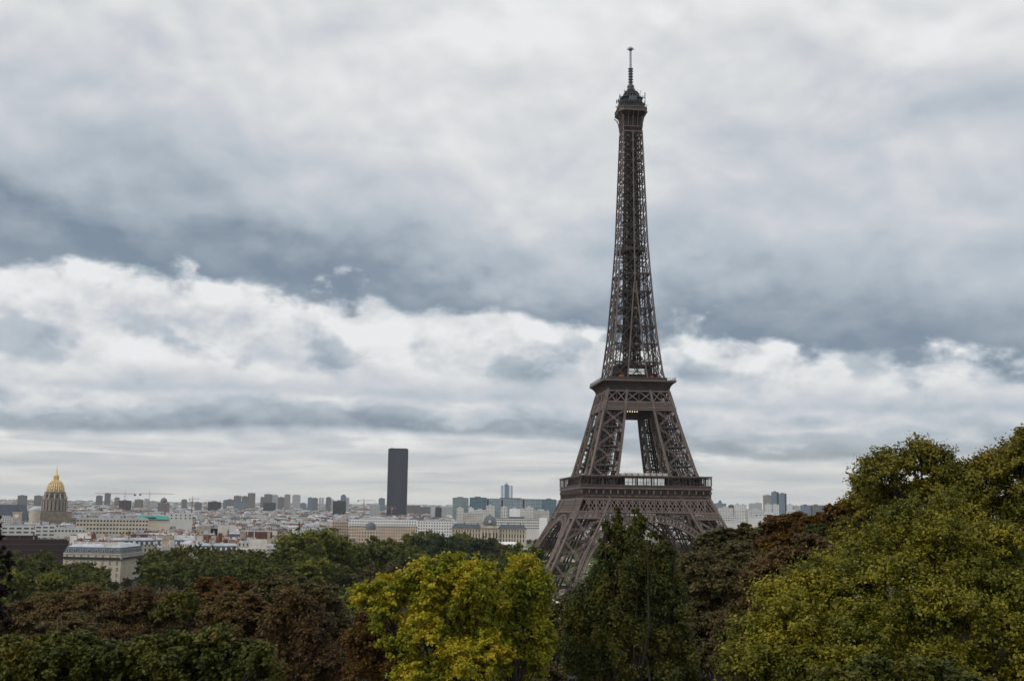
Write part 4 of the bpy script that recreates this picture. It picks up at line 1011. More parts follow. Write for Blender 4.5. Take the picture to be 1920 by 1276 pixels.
mb = MB(); mb.hexa([(-w/2, 0, H+.92), (w/2, 0, H+.92), (w/2, 12, H+.92), (-w/2, 12, H+.92), (-w/2+1.5, 1.5, H+5), (w/2-1.5, 1.5, H+5), (w/2-1.5, 10.5, H+5), (-w/2+1.5, 10.5, H+5)]); mb.build('roof', SLATE, r)
long_front('white_square_block', 'white apartment cube with six small windows beside the turquoise roof', 318, 360, 962, 1250, 16, PLW, ZINC_PALE, bays=5, floors=2)
long_front('brown_gable_house', 'house with brown pebbled gable wall, right of the turquoise roof', 318, 338, 993, 930, 12, RENDER, ZINC)
long_front('maroon_gable_house', 'house with dark maroon side wall above the corner apartment roof', 250, 283, 1001, 900, 12, BRICK, ZINC)
PEACH = mat_windows('peach_stone_facade', (.60, .47, .36), (.015, .02, .025), 3.6, 4.4, .45, .55, .2); PLG = mat_windows('white_gridded_facade', (.76, .76, .74), (.03, .035, .045), 3.8, 4.2, .45, .5, .15)
r, w, H = long_front('long_peach_terrace', 'very long building with white upper floors over a peach facade', 655, 783, 974.5, 1700, 14, PEACH, ZINC_PALE, rot=-.06)
mb = MB(); mb.box(-w/2, w/2, -.7, -.02, H-8.5, H+.5); mb.build('white_upper_floor', PLG, r, uv=True)
long_front('white_gridded_block', 'white block with a tight grid of windows, right of the long peach facade', 783, 852, 977, 1680, 14, PLG, ZINC_PALE, rot=.05)
long_front('peach_return_wing', 'peach and white wing left of the long terrace', 622, 655, 976, 1720, 14, PEACH, ZINC_PALE, rot=.3)
long_front('white_ministry_block', 'white slab with dark square windows behind the stone palace', 930, 1012, 972, 1850, 14, PLW, LEAD, bays=24, floors=4, fh=4.2, ww=1.9, wh=1.9)
long_front('blank_white_end_block', 'blank white end wall at the right of the white window slab', 1011, 1026, 970, 1840, 14, WHITEP, ZINC)
long_front('white_blank_cube', 'blank white cube building above the stone palace', 955, 975, 953.5, 2350, 16, WHITEP, ZINC_PALE)
long_front('ribbon_window_block', 'grey and white banded block right of the blank white cube', 975, 985, 954.5, 2350, 16, WHITE, ZINC_PALE)
TEAL = mat_windows('teal_curtain_wall', (.20, .28, .31), (.05, .10, .14), 4.5, 3.6, .75, .55, .35, wall2=(.36, .43, .44), rough=.3)
TEAL_P = mat_windows('pale_teal_curtain_wall', (.26, .33, .33), (.12, .17, .18), 60, 3.4, .98, .45, .3, rough=.35)
TEAL_D = mat_windows('deep_blue_curtain_wall', (.08, .14, .19), (.03, .07, .11), 6, 3.6, .8, .6, .4, wall2=(.12, .2, .25), rough=.25)
slab('striped_glass_office', 'grey green office with horizontal glass bands, left end of the glass complex', 'office building', 848, 878, 933, 2950, 25, [TEAL_P, LEAD])
slab('dark_topped_glass_office', 'blue glass office with dark set back top storey', 'office building', 880, 912, 932.5, 2900, 25, [TEAL_D, LEAD])
slab('long_glass_office', 'very long teal glass office slab below the white twin tower', 'office building', 902, 1018, 935, 3050, 22, [TEAL, LEAD])
slab('blue_glass_end_block', 'plain blue grey end block of the long glass office', 'office building', 1016, 1043, 936, 3000, 22, [TEAL_D, LEAD])
for u in (914, 941, 981): slab('glass_link_tower', 'narrow dark glass shaft standing in front of the long teal office', 'office building', u-1.5, u+2, 936, 2995, 8, [GLASS_DARK, LEAD], group='dark shafts on the glass office')
TWIN = mat_windows('white_blue_fluted_wall', (.66, .71, .78), (.30, .38, .48), 9.0, 200, .4, .99, .1)
r, w, H = slab('white_twin_tower', 'tall pale blue white tower with slim central spine and mast', 'skyscraper', 938, 961, 910, 3250, 25, [TWIN, ZINC])
mb = MB(); mb.box(-5.5, 3, -3, 20, -3, H+5); mb.build('central_spine', [mat('blue_grey_spine', (.16, .21, .27), .5)], r)
mb = MB(); mb.beam((0, 8, H+3), (0, 8, H+11), 1.0); mb.beam((2.5, 8, H+3), (2.5, 8, H+9), .6); mb.beam((-3, 8, H+3), (-3, 8, H+8), .5); mb.build('mast', LEAD, r)

for (u0, u1, v, d, m, lab) in [(911, 928, 948, 2500, WHITE, 'pale stepped block in front of the dark topped glass office'), (939, 952, 950, 2450, WHITEB, 'grey white banded block left of the blank white cube'), (984, 1001, 951, 2450, WHITE, 'pale flats at the right of the blank white cube'),
        (856, 869, 952, 2400, WHITE, 'white block below the striped glass office'), (878, 888, 952, 2420, PLW, 'small white cube block below the blue glass office'), (1000, 1030, 957, 2500, CREAM_FAR, 'cream block under the right end of the long glass office'), (868, 905, 962, 2100, CREAM_FAR, 'long cream roofed block behind the stone palace'), (888, 912, 956, 2300, WHITE, 'white low block left of the stone palace dome')]:
    slab('office_block', lab, 'building', u0, u1, v, d, 16, [m, ZINC_PALE], group='pale blocks before the glass offices')
# --- high-rise skyline ---------------------------------------------
TW = {'grey': mat_windows('grey_tower_wall', (.16, .165, .175), (.05, .055, .065), 4, 3, .6, .5), 'beige': mat_windows('beige_tower_wall', (.30, .28, .25), (.11, .11, .12), 4.5, 3, .5, .5),
      'mauve': mat_windows('mauve_tower_wall', (.21, .18, .18), (.07, .07, .08), 4, 40, .45, .98), 'dark': mat_windows('dark_tower_wall', (.03, .036, .048), (.012, .016, .024), 5, 4, .7, .6),
      'pale': mat_windows('pale_tower_wall', (.42, .43, .43), (.16, .17, .19), 4, 3, .5, .5), 'blue': mat_windows('blue_tower_wall', (.17, .22, .28), (.07, .10, .14), 5, 3.2, .7, .5),
      'white': mat_windows('white_tower_wall', (.60, .61, .62), (.25, .27, .30), 5, 3.1, .45, .5)}
SK = [(31, 48, 928.5, 5200, 'grey', 'square grey slab tower left of the gold dome, the outer of two'), (62, 78, 929, 5200, 'grey', 'grey slab tower partly behind the gold dome'),
 (178, 190, 929, 5600, 'grey', 'slim grey tower right of the gold dome, lower of a pair'), (194, 205, 924.5, 5600, 'grey', 'slim grey tower right of the gold dome, taller of a pair'),
 (213, 222, 932.5, 5600, 'grey', 'small grey tower behind the red crane'), (222, 244, 938, 4300, 'dark', 'low dark flat building under the first red crane'), (251, 267, 936, 5000, 'mauve', 'squat mauve block between the red cranes'),
 (269, 277, 935, 5000, 'pale', 'narrow pale tower at the foot of the second red crane'), (278, 292, 939, 5000, 'pale', 'low pale block left of the grey domed building'), (339, 349, 936, 5000, 'mauve', 'small mauve tower left of the third crane'), (364, 377, 942, 4600, 'grey', 'rounded low grey block right of the third crane'),
 (389, 413, 940.5, 4300, 'dark', 'dark block with thin overhanging roof'), (417, 424, 937.5, 5300, 'blue', 'slim blue grey tower at the left of the tall cluster'), (423, 437, 936, 5300, 'grey', 'grey block stepped below the tall cluster'),
 (437, 451, 929, 5400, 'mauve', 'wide mauve tower second tallest of the left cluster'), (452, 463, 930, 5500, 'grey', 'grey tower joined to the tallest of the left cluster'), (463, 477, 924, 5300, 'mauve', 'tallest dark mauve tower of the left cluster'),
 (436, 462, 941, 5000, 'blue', 'low blue grey slab at the foot of the left cluster'), (487, 494, 931.5, 5500, 'grey', 'slim grey tower at the left of the second cluster'), (494, 509, 926, 5300, 'mauve', 'mauve tower, tallest of the second cluster'),
 (509, 520, 927.5, 5400, 'pale', 'pale tower right beside the tallest mauve one'), (520, 532, 932, 5600, 'grey', 'grey tower set back in the middle of the second cluster'), (532, 543, 926.5, 5300, 'beige', 'beige tower with slim outline in the second cluster'),
 (547, 562, 927.5, 5300, 'pale', 'wide pale tower at the right of the second cluster'), (493, 516, 942, 4700, 'dark', 'low dark slab before the second cluster'), (562, 573, 943, 5000, 'blue', 'low blue block right of the second cluster'),
 (576, 585, 932.5, 5000, 'blue', 'blue grey tower, left half of a stepped pair'), (585, 595, 933.5, 5000, 'grey', 'grey tower, right half of a stepped pair'), (597, 601, 932.5, 5200, 'pale', 'thin pale tower, left of two thin ones'), (602, 606, 932.8, 5200, 'pale', 'thin pale tower, right of two thin ones'),
 (610, 620, 932, 5000, 'grey', 'grey tower left of the black block'), (620, 625, 936, 5000, 'pale', 'pale stepped tower touching the black block'), (623.5, 648, 939, 3300, 'dark', 'squat black office block with flat roof'), (637.5, 648, 929.5, 4600, 'blue', 'blue tower rising behind the black office block'),
 (648, 654, 933, 4700, 'pale', 'narrow pale tower right of the black office block'), (709, 721, 934, 4300, 'blue', 'blue grey tower just left of the lone dark skyscraper'), (692, 712, 946, 3300, 'pale', 'pale low block left of the lone dark skyscraper'),
 (763, 788, 947, 3900, 'mauve', 'low mauve apartment slab right of the lone dark skyscraper'), (788, 807, 950.5, 3800, 'grey', 'low grey slab two blocks right of the lone dark skyscraper'), (807, 815, 949, 3400, 'white', 'small white block with pink side'), (816, 828, 951, 3200, 'dark', 'small black cube building right of the lone dark skyscraper'),
 (829, 848, 950, 3300, 'pale', 'pale terraced block left of the striped glass office'), (1043, 1056, 938, 3700, 'white', 'pale block between the glass office and the iron tower'),
 (1336, 1362, 943.5, 5200, 'blue', 'low blue grey block just right of the iron tower'), (1347, 1354, 940, 5300, 'blue', 'small blue tower rising from the low block right of the iron tower'), (1366, 1377, 946.5, 4600, 'dark', 'small dark block right of the iron tower'),
 (1378, 1388, 945, 3600, 'white', 'white tower block, left of a joined pair right of the iron tower'), (1388, 1400, 946, 3500, 'white', 'white tower block, right of a joined pair right of the iron tower'), (1404, 1416, 944, 4000, 'pale', 'pale beige tower behind white flats'), (1415, 1429, 942.5, 4100, 'pale', 'pale grey tower behind white flats'),
 (1431.6, 1450, 928, 3300, 'beige', 'beige slab tower left of the tall blue tower'), (1447, 1461, 922, 3250, 'blue', 'tall blue grey tower with dark vertical stripe'), (1461, 1475, 925, 3200, 'blue', 'blue tower with black right edge'), (1434.5, 1447, 945, 2700, 'white', 'white apartment tower, left of two under the beige tower'), (1447.5, 1461, 945.5, 2700, 'white', 'white apartment tower, right of two under the beige tower'),
 (1476, 1487, 945.5, 3600, 'white', 'white flats right of the blue tower'), (1487, 1500, 948, 3600, 'pale', 'pinkish pale flats next to the slate slab'), (1501, 1520, 947, 3000, 'blue', 'first bay of the long slate blue slab'), (1520.2, 1541, 947, 3000, 'grey', 'middle bay of the long slate blue slab'), (1541.2, 1566, 947.2, 3000, 'blue', 'last bay of the long slate blue slab before the orange tree')]
for (u0, u1, v, d, c, lab) in SK:
    r, w, H = slab('high_rise', lab, 'high-rise', u0, u1, v, d, min(30, 9+(u1-u0)), [TW[c], LEAD if c in ('dark', 'blue', 'grey') else ZINC], group='high-rises on the skyline')
    if 'vertical stripe' in lab: mb = MB(); mb.box(w*.22, w*.5, -.6, -.02, H*.45, H-1); mb.build('glazed_strip', GLASS_DARK, r)
    if 'black right edge' in lab: mb = MB(); mb.box(w*.30, w/2+.5, -.8, -.02, -3, H); mb.build('glazed_strip', GLASS_DARK, r); mb = MB(); mb.beam((w*.35, 5, H), (w*.35, 5, H+7), .8); mb.build('mast', ZINC, r)
    if 'overhanging' in lab: mb = MB(); mb.box(-w/2-5, w/2+5, -4, 26, H+4, H+5); mb.build('canopy_roof', ZINC, r)
    if 'blue tower rising' in lab: mb = MB(); mb.lathe([(w*.35, H), (w*.33, H+5), (w*.1, H+7)], 12, (0, 8)); mb.build('roof_drum', LEAD, r)
# old domed building far left and the smaller one of the palace wing
def dome_house(u, v, d, rr, lab):
    p = at(u, 968, d); g = ground_z(p[0], p[1]); H = z_at(u, v, d)-g; s_ = d/F; R = rr*s_
    root = empty('domed_building', (p[0], p[1], g)); tag(root, lab, 'domed building')
    mb = MB(); mb.box(-R*(2.4 if d < 2000 else 1.5), R*(2.4 if d < 2000 else 1.5), -R, R*1.5, -4, H-R*1.7); mb.build('wall', [PEACH if d < 2000 else TW['grey']], root, uv=True)
    mb = MB(); mb.lathe([(R, H-R*1.7), (R, H-R*1.1), (R*.93, H-R*.75), (R*.7, H-R*.42), (R*.3, H-R*.22), (R*.15, H-R*.2), (R*.12, H)], 20); mb.build('dome', LEAD, root, smooth=True)
dome_house(305.5, 931.5, 3600, 6.2, 'grey domed church on a hill between the second and third cranes')
dome_house(696, 976.5, 1500, 9.5, 'low blue grey domed roof in front of the long peach facade')

# --- cranes --------------------------------------------------------
RED = mat('crane_red', (.34, .07, .06), .6); ORANGE = mat('crane_orange', (.42, .17, .09), .6); CW = mat('counterweight', (.14, .06, .06), .8)
def crane(u, v, vb, d, jib, cj, yaw, lab, m=RED):
    p = at(u, 968, d); g = z_at(u, vb, d); H = z_at(u, v, d)-g; root = empty('tower_crane', (p[0], p[1], g), yaw-math.atan2(p[0]-CAM[0], p[1]-CAM[1])); tag(root, lab, 'crane', 'tower cranes over the rooftops')
    t = .95*d/2400
    mb = MB()
    for sx in (-1, 1):
        for sy in (-1, 1): mb.beam((sx*t*.7, sy*t*.7, -8), (sx*t*.7, sy*t*.7, H), t*.32)
    z = -8.0
    while z < H-2: mb.beam((-t*.7, -t*.7, z), (t*.7, -t*.7, z+2), t*.22); mb.beam((t*.7, t*.7, z), (-t*.7, t*.7, z+2), t*.22); z += 2
    mb.build('mast', m, root)
    mb = MB(); mb.beam((0, 0, H), (0, 0, H+5.5), t*.6); mb.build('tower_head', m, root)
    def arm(L, name):
        mb = MB(); sg = 1 if L > 0 else -1
        mb.beam((0, -t*.5, H), (L, -t*.4, H), t*.3); mb.beam((0, t*.5, H), (L, t*.4, H), t*.3); mb.beam((0, 0, H+1.5), (L*.96, 0, H+1.2), t*.3)
        n = int(abs(L)/2)
        for j in range(n): mb.beam((L*j/n, -t*.5, H), (L*(j+.5)/n, 0, H+1.4), t*.16); mb.beam((L*(j+.5)/n, 0, H+1.4), (L*(j+1)/n, -t*.5, H), t*.16)
        mb.beam((0, 0, H+5.4), (L*.7, 0, H+1.3), t*.12); mb.build(name, m, root)
    arm(jib, 'jib'); arm(cj, 'counter_jib')
    mb = MB(); mb.box(min(cj, cj*.8), max(cj, cj*.8), -1.2, 1.2, H-2.8, H-.1); mb.build('counterweight', CW, root)
    mb = MB(); mb.box(-.9+t, .9+t, -1.6, .2, H-2.4, H-.2); mb.build('cab', WHITEP, root)
crane(232, 925.5, 960, 2100, -52, 19, .0, 'red tower crane right of the gold dome, its long jib pointing left')
crane(278, 925.5, 962, 2100, 44, -18, .0, 'red tower crane right of the gold dome, its long jib pointing right')
crane(309, 941.5, 963, 2100, -14, 7, .9, 'short red crane mast under the domed hill church')
crane(359, 935, 957, 2300, 15, -6, .3, 'small red crane standing alone left of the tall clusters')
crane(681.5, 937.5, 950, 3000, 32, -17, .3, 'pale orange crane left of the lone dark skyscraper', ORANGE)
crane(734, 952, 963, 2600, 13, -16, .2, 'small orange crane in front of the lone dark skyscraper', ORANGE)
crane(217, 936, 955, 4300, -20, 10, .2, 'tiny distant crane behind the first red crane', ORANGE)

# --- the built-up middle distance: individual blocks ----------------
protos = []
for i, st in enumerate(['mansard', 'zinc', 'modern', 'mansard', 'zinc', 'tile', 'modern', 'zinc', 'mansard', 'zinc', 'tile', 'mansard']):
    protos.append((make_house(100+i, st), st))
LAB = {'mansard': ('stone block with slate mansard roof', ''), 'zinc': ('cream block with pale zinc roof', ''), 'modern': ('white flat roofed block', ''), 'tile': ('red tiled cream house', '')}
LM = [(33, 'clock tower'), (100, 'gold dome'), (150, 'slate mansard corner building'), (205, 'white office block'), (290, 'turquoise roof'), (359, 'small lone crane'), (400, 'glazed stair gables'), (465, 'tall mauve cluster'), (525, 'second tower cluster'),
      (590, 'stepped tower pair'), (636, 'black office block'), (720, 'long peach facade'), (744, 'lone dark skyscraper'), (818, 'white gridded block'), (863, 'striped glass office'), (919, 'stone palace dome'), (970, 'blank white cube'), (1030, 'iron tower'), (1360, 'iron tower'), (1400, 'white joined flats'), (1455, 'tall blue tower'), (1520, 'long slate slab')]
placed = 0; seen_lab = {}
rng = random.Random(21)
KEEP = [(12, 54, 850, 1300), (-40, 140, 720, 850), (100, 300, 600, 760), (0, 66, 850, 930), (64, 282, 925, 1130), (258, 320, 1100, 1200), (448, 535, 780, 880), (366, 446, 960, 1030), (620, 1030, 1500, 1760), (925, 1030, 1760, 1880), (0, 60, 1180, 1290), (70, 130, 1900, 2010), (-40, 72, 1780, 1860), (620, 770, 1440, 1500)]
rows = []
d = 790.0
while d < 2150: rows.append(d); d *= 1.055 if d < 1200 else 1.075
for ri, d in enumerate(rows):
    u = -14+rng.uniform(0, 16)
    while u < 1590:
        pr, st = protos[rng.choice([0, 1, 1, 3, 4, 7, 7, 8, 9, 11, 2, 5, 6, 10])]
        w = pr.children[0].dimensions[0] if False else (max(v.co.x for v in pr.children[0].data.vertices)*2)
        du = w*F/d; uc = u+du/2; dd = d*(1+rng.uniform(-.02, .02))
        ok = not any(a-du/2 < uc < b+du/2 and c < dd < e for a, b, c, e in KEEP)
        if 1030 < uc < 1350 and dd < 1500: ok = False                      # park and tower
        if 540 < uc < 1040 and dd < 1400: ok = False                        # park trees
        if uc > 1350 and dd < 1000: ok = False
        if ok and placed < 290:
            p = at(uc, 968, dd); g = ground_z(p[0], p[1]); ang = -math.atan2(p[0]-CAM[0], p[1]-CAM[1])+rng.choice([0, .25, -.3, .6, -.6, 1.2, .1])+(math.pi if rng.random() < .2 else 0)
            if u > 1350: g -= 4
            r = dup(pr, (p[0], p[1], g+rng.uniform(-4.5, 1.0)), ang)
            near = min(LM, key=lambda q: abs(q[0]-uc)); side = ('well ' if abs(near[0]-uc) > 32 else '')+('left of' if uc < near[0] else 'right of')
            if abs(near[0]-uc) < 10: side = 'in line with'
            dist = 'front roofs' if ri < 3 else 'middle roofs' if ri < 10 else 'far roofs'
            lab = LAB[st][1]+' '+side+' the '+near[1]+', '+dist
            lab = ('narrow ' if w < 21 else 'wide ')+lab; tag(r, lab, 'apartment block', LAB[st][0].split(' with')[0]+'s '+side+' the '+near[1])
            r['u'] = uc; placed += 1
        u += du*rng.uniform(.92, 1.15)
for pr, st in protos:
    for ch in list(pr.children): bpy.data.objects.remove(ch)
    bpy.data.objects.remove(pr)

# white modern flats on the right of the tower
for (u0, u1, v, d, m, lab) in [(1404, 1441, 971, 1500, PLW, 'blank white block at the front of the right hand flats'), (1414, 1470, 965, 1560, WHITEB, 'white balcony flats directly below the tall blue tower'), (1441, 1470, 971.5, 1480, WHITEB, 'white flats with deep shadowed loggias'),
        (1470, 1499, 966, 1500, WHITEB, 'white loggia flats at the edge of the brown trees'), (1346, 1382, 966, 1650, WHITE, 'grey white flats close to the iron tower'), (1359, 1405, 980, 1350, PLW, 'low white building beside the iron tower leg'), (1347, 1375, 952, 2500, WHITE, 'pale distant flats immediately right of the iron tower'), (1376, 1400, 955, 2450, WHITEB, 'white stepped flats with brown balconies'), (1404, 1434, 956, 2300, WHITE, 'pale flats left of the white apartment towers'), (1476, 1500, 958, 2200, WHITE, 'white flats under the slate slab')]:
    slab('white_flats', lab, 'block of flats', u0, u1, v, d, 16, [m, ZINC_PALE], rot=rng.choice([0, .15, -.2]), group='white flats right of the iron tower')

def city_mass():                   # thousands of further roofs nobody could count
    r = np.random.default_rng(5); mb = MB()
    d = 1750.0
    while d < 9500:
        step = d*.022; half = d*.52
        n = int(2*half/(26 if d < 4000 else 40))
        for k in range(n):
            u = -60+2040*r.random()
            dd = d+r.uniform(-.5, .5)*step
            if 640 < u < 870 and dd < 1800 or 845 < u < 1030 and dd < 1900: continue
            if 85 < u < 118 and dd < 2050: continue
            p = at(u, 968, dd); g = ground_z(p[0], p[1]); w = r.uniform(8, 34); dp = r.uniform(9, 16); h = r.uniform(10, 19.5)+(r.random() < .06)*r.uniform(3, 10)
            if dd > 4500: h *= .8
            a = -math.atan2(p[0]-CAM[0], p[1]-CAM[1])+r.choice([0, .2, -.25, .5, -.5]); c, s_ = math.cos(a), math.sin(a)
            T = lambda x, y, z: (p[0]+x*c-y*s_, p[1]+x*s_+y*c, g+z)
            def hx(x0, x1, y0, y1, z0, z1, i, m, mt): mb.hexa([T(x0, y0, z0), T(x1, y0, z0), T(x1, y1, z0), T(x0, y1, z0), T(x0+i, y0+i, z1), T(x1-i, y0+i, z1), T(x1-i, y1-i, z1), T(x0+i, y1-i, z1)], m, mt)
            t = r.random(); wm = 0 if t < .62 else 1
            hx(-w/2, w/2, 0, dp, -4, h, 0, wm, 3)
            if t < .62:
                hx(-w/2, w/2, 0, dp, h+.02, h+3, 1.6, int(r.choice([2, 3, 3, 3, 2, 3, 3, 5])), 3)
                if dd < 4500:
                    for q in range(int(r.integers(1, 4))):
                        x = r.uniform(-w/2, w/2-1); hx(x, x+1.1, 1.5, dp-2, h, h+r.uniform(3.8, 6), 0, int(r.choice([4, 4, 6, 6])), 6)
            else: hx(-w/4, w/5, 2, dp-2, h+.02, h+2.5, 0, 1, 3)
        d += step
    o = mb.build('distant_rooftops', [CREAM_I, WHITE_I, SLATE, ZINC_I, RENDER, TILE, TERRA], uv=True); tag(o, 'mass of small cream and grey roofs spreading to the horizon', 'rooftops', kind='stuff')
CREAM_I = mat_windows('mixed_stone_facades', (.56, .51, .43), (.05, .055, .065), 3.0, 3.2, .5, .55, .4, wall2=(.30, .28, .26), isl=.8)
WHITE_I = mat_windows('mixed_white_facades', (.68, .66, .63), (.07, .075, .085), 3.4, 3.1, .55, .45, .3, wall2=(.48, .47, .45), isl=.8)
ZINC_I = mat('mixed_zinc_roofs', (.60, .63, .67), .5, col2=(.20, .22, .25), var=.5, vscale=.2, isl=.8)
city_mass()

# ------------------------------------------------------------------ trees
def leaf_mat(name, cols, rough=.6, trans=.25, nscale=.35):
    """leaves: colour differs from leaf to leaf and from branch to branch"""
    m = bpy.data.materials.new(name); m.use_nodes = True; nt = m.node_tree; b = nt.nodes['Principled BSDF']; out = nt.nodes['Material Output']
    g = nt.nodes.new('ShaderNodeNewGeometry'); tc = nt.nodes.new('ShaderNodeTexCoord'); oi = nt.nodes.new('ShaderNodeObjectInfo')
    n = noise(nt, S(nt, tc.outputs['Object']), nscale, 3, .5).step(.3, .7)
    t = n*.55+S(nt, g.outputs['Random Per Island'])*.45+(S(nt, oi.outputs['Random'])-.5)*.35
    r = nt.nodes.new('ShaderNodeValToRGB'); nt.links.new(t.clamp().k, r.inputs[0]); e = r.color_ramp.elements
    for i, c in enumerate(cols):
        p = i/(len(cols)-1)
        el = e[0] if i == 0 else (e[-1] if i == len(cols)-1 else e.new(p))
        el.position = p; el.color = (*c, 1)
    nt.links.new(r.outputs[0], b.inputs['Base Color']); b.inputs['Roughness'].default_value = rough; b.inputs['Specular IOR Level'].default_value = .25
    tr = nt.nodes.new('ShaderNodeBsdfTranslucent'); nt.links.new(r.outputs[0], tr.inputs[0])
    mx = nt.nodes.new('ShaderNodeMixShader'); mx.inputs[0].default_value = trans
    nt.links.new(b.outputs[0], mx.inputs[1]); nt.links.new(tr.outputs[0], mx.inputs[2]); nt.links.new(mx.outputs[0], out.inputs[0])
    return m
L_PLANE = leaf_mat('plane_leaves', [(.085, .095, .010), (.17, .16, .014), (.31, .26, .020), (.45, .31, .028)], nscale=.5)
L_PLANE_D = leaf_mat('dark_plane_leaves', [(.055, .064, .010), (.11, .11, .014), (.19, .17, .020), (.26, .19, .025)], nscale=.5)  # darker leaf colours of the rear plane tree
L_YELLOW = leaf_mat('yellow_leaves', [(.12, .16, .012), (.24, .25, .016), (.44, .37, .020), (.58, .42, .035)], trans=.35, nscale=.4)
L_LINDEN = leaf_mat('linden_leaves', [(.030, .038, .007), (.060, .072, .010), (.115, .115, .014), (.20, .115, .022)], nscale=.6)
L_DARK = leaf_mat('hornbeam_leaves', [(.020, .032, .008), (.038, .052, .010), (.075, .082, .012), (.14, .115, .018)], nscale=.4)
L_CHEST = leaf_mat('chestnut_leaves', [(.036, .026, .012), (.085, .052, .020), (.150, .088, .028), (.105, .098, .026)], nscale=.3)
L_OLIVE = leaf_mat('olive_chestnut_leaves', [(.038, .034, .014), (.078, .066, .024), (.125, .102, .036), (.11, .07, .025)], nscale=.3)
L_ORANGE = leaf_mat('orange_leaves', [(.060, .030, .008), (.11, .058, .010), (.16, .085, .012), (.10, .08, .015)], nscale=.3)
L_GREEN = leaf_mat('park_leaves', [(.030, .044, .008), (.062, .082, .012), (.11, .122, .016), (.155, .13, .02)], nscale=.12)
L_LIGHT = leaf_mat('light_park_leaves', [(.062, .082, .010), (.11, .132, .014), (.17, .175, .018), (.22, .18, .02)], nscale=.12)
L_BLUEG = leaf_mat('blue_green_leaves', [(.020, .036, .018), (.038, .062, .026), (.066, .092, .034)], nscale=.12)
BARK = mat('bark', (.035, .028, .022), .9, var=.4, vscale=2.0); BARK_P = mat('plane_bark', (.12, .11, .085), .85, var=.4, vscale=1.0)

def leaf_cloud(name, lobes, nclump, per, cr, size, seed, parent, m, flat=.6, up=.5, origin=(0, 0, 0), inner=.25, ragged=.16, long=1.3, bough=None, lowcut=0, sprig=.9):
    """crown of separate leaf faces: clumps of leaves scattered over the shells of the lobes (centre, radii)"""
    r = np.random.default_rng(seed); C = np.array([l[0] for l in lobes], float)-np.array(origin); R = np.array([l[1] for l in lobes], float)
    if R.ndim == 1: R = np.repeat(R[:, None], 3, 1)
    unit = lambda v: v/np.linalg.norm(v, axis=1)[:, None]
    # every lobe carries boughs (smaller rounded masses) over its surface, every bough carries leaf clumps
    rc = bough if bough else float(np.median(R[:, 0]))*.36
    cnt = np.clip((R[:, 0]/rc)**2*2.6, 5, 60).astype(int); k = np.repeat(np.arange(len(C)), cnt)
    d0 = r.normal(size=(len(k), 3)); d0[:, 2] = np.where(d0[:, 2] < -.5, -d0[:, 2], d0[:, 2]); d0 = unit(d0)
    rb = rc*r.uniform(.6, 1.35, len(k)); rb = np.minimum(rb, R[k, 0]*.6)
    B = C[k]+d0*np.maximum(R[k]-rb[:, None]*np.array([1, 1, max(.5, flat)]), R[k]*.25)*np.where(r.random(len(k)) < inner, r.uniform(.3, .8, len(k)), r.uniform(.84, 1.12, len(k)))[:, None]
    keep = np.ones(len(k), bool)
    for j in range(len(C)):
        q = np.linalg.norm((B-C[j])/R[j], axis=1); keep &= ~((q < .6) & (k != j) & (r.random(len(k)) < .85))
    B, rb, d0 = B[keep], rb[keep], d0[keep]
    w = rb**2; kb = r.choice(len(B), nclump, p=w/w.sum())
    D = unit(r.normal(size=(nclump, 3))+d0[kb]*.7+np.array([0, 0, .55]))
    P = B[kb]+D*rb[kb][:, None]*np.array([1, 1, max(.45, min(1.2, flat*1.1))])*r.uniform(.55, 1.0, nclump)[:, None]**.6; n = nclump
    cs = rb[kb]*.42*r.uniform(.6, 1.3, n)
    idx = np.repeat(np.arange(n), per); N = len(idx)
    off = np.clip(r.normal(size=(N, 3)), -1.7, 1.7)*.5; off[:, 2] *= flat
    # stretch each clump outwards along its twig
    al = (off*D[idx]).sum(1)[:, None]*D[idx]; off = off+al*sprig
    p = P[idx]+off*cs[idx][:, None]
    nv = D[idx]*.6+np.array([0, 0, up])+r.normal(size=(N, 3))*.5; nv /= np.linalg.norm(nv, axis=1)[:, None]
    t = np.cross(nv, r.normal(size=(N, 3))); t /= np.linalg.norm(t, axis=1)[:, None]; b = np.cross(nv, t)
    s_ = size*r.uniform(.6, 1.35, N)[:, None]
    V = np.stack([p-t*s_*.5*long, p+b*s_*.42+nv*s_*.08, p+t*s_*.5*long-nv*s_*.1, p-b*s_*.42+nv*s_*.08], 1).reshape(-1, 3)
    me = bpy.data.meshes.new(name); me.vertices.add(4*N); me.loops.add(4*N); me.polygons.add(N)
    me.vertices.foreach_set('co', V.astype(np.float32).ravel()); me.loops.foreach_set('vertex_index', np.arange(4*N, dtype=np.int32))
    me.polygons.foreach_set('loop_start', np.arange(0, 4*N, 4, dtype=np.int32)); me.materials.append(m); me.update(calc_edges=True)
    o = bpy.data.objects.new(name, me); scene.collection.objects.link(o); o.parent = parent
    return o, P
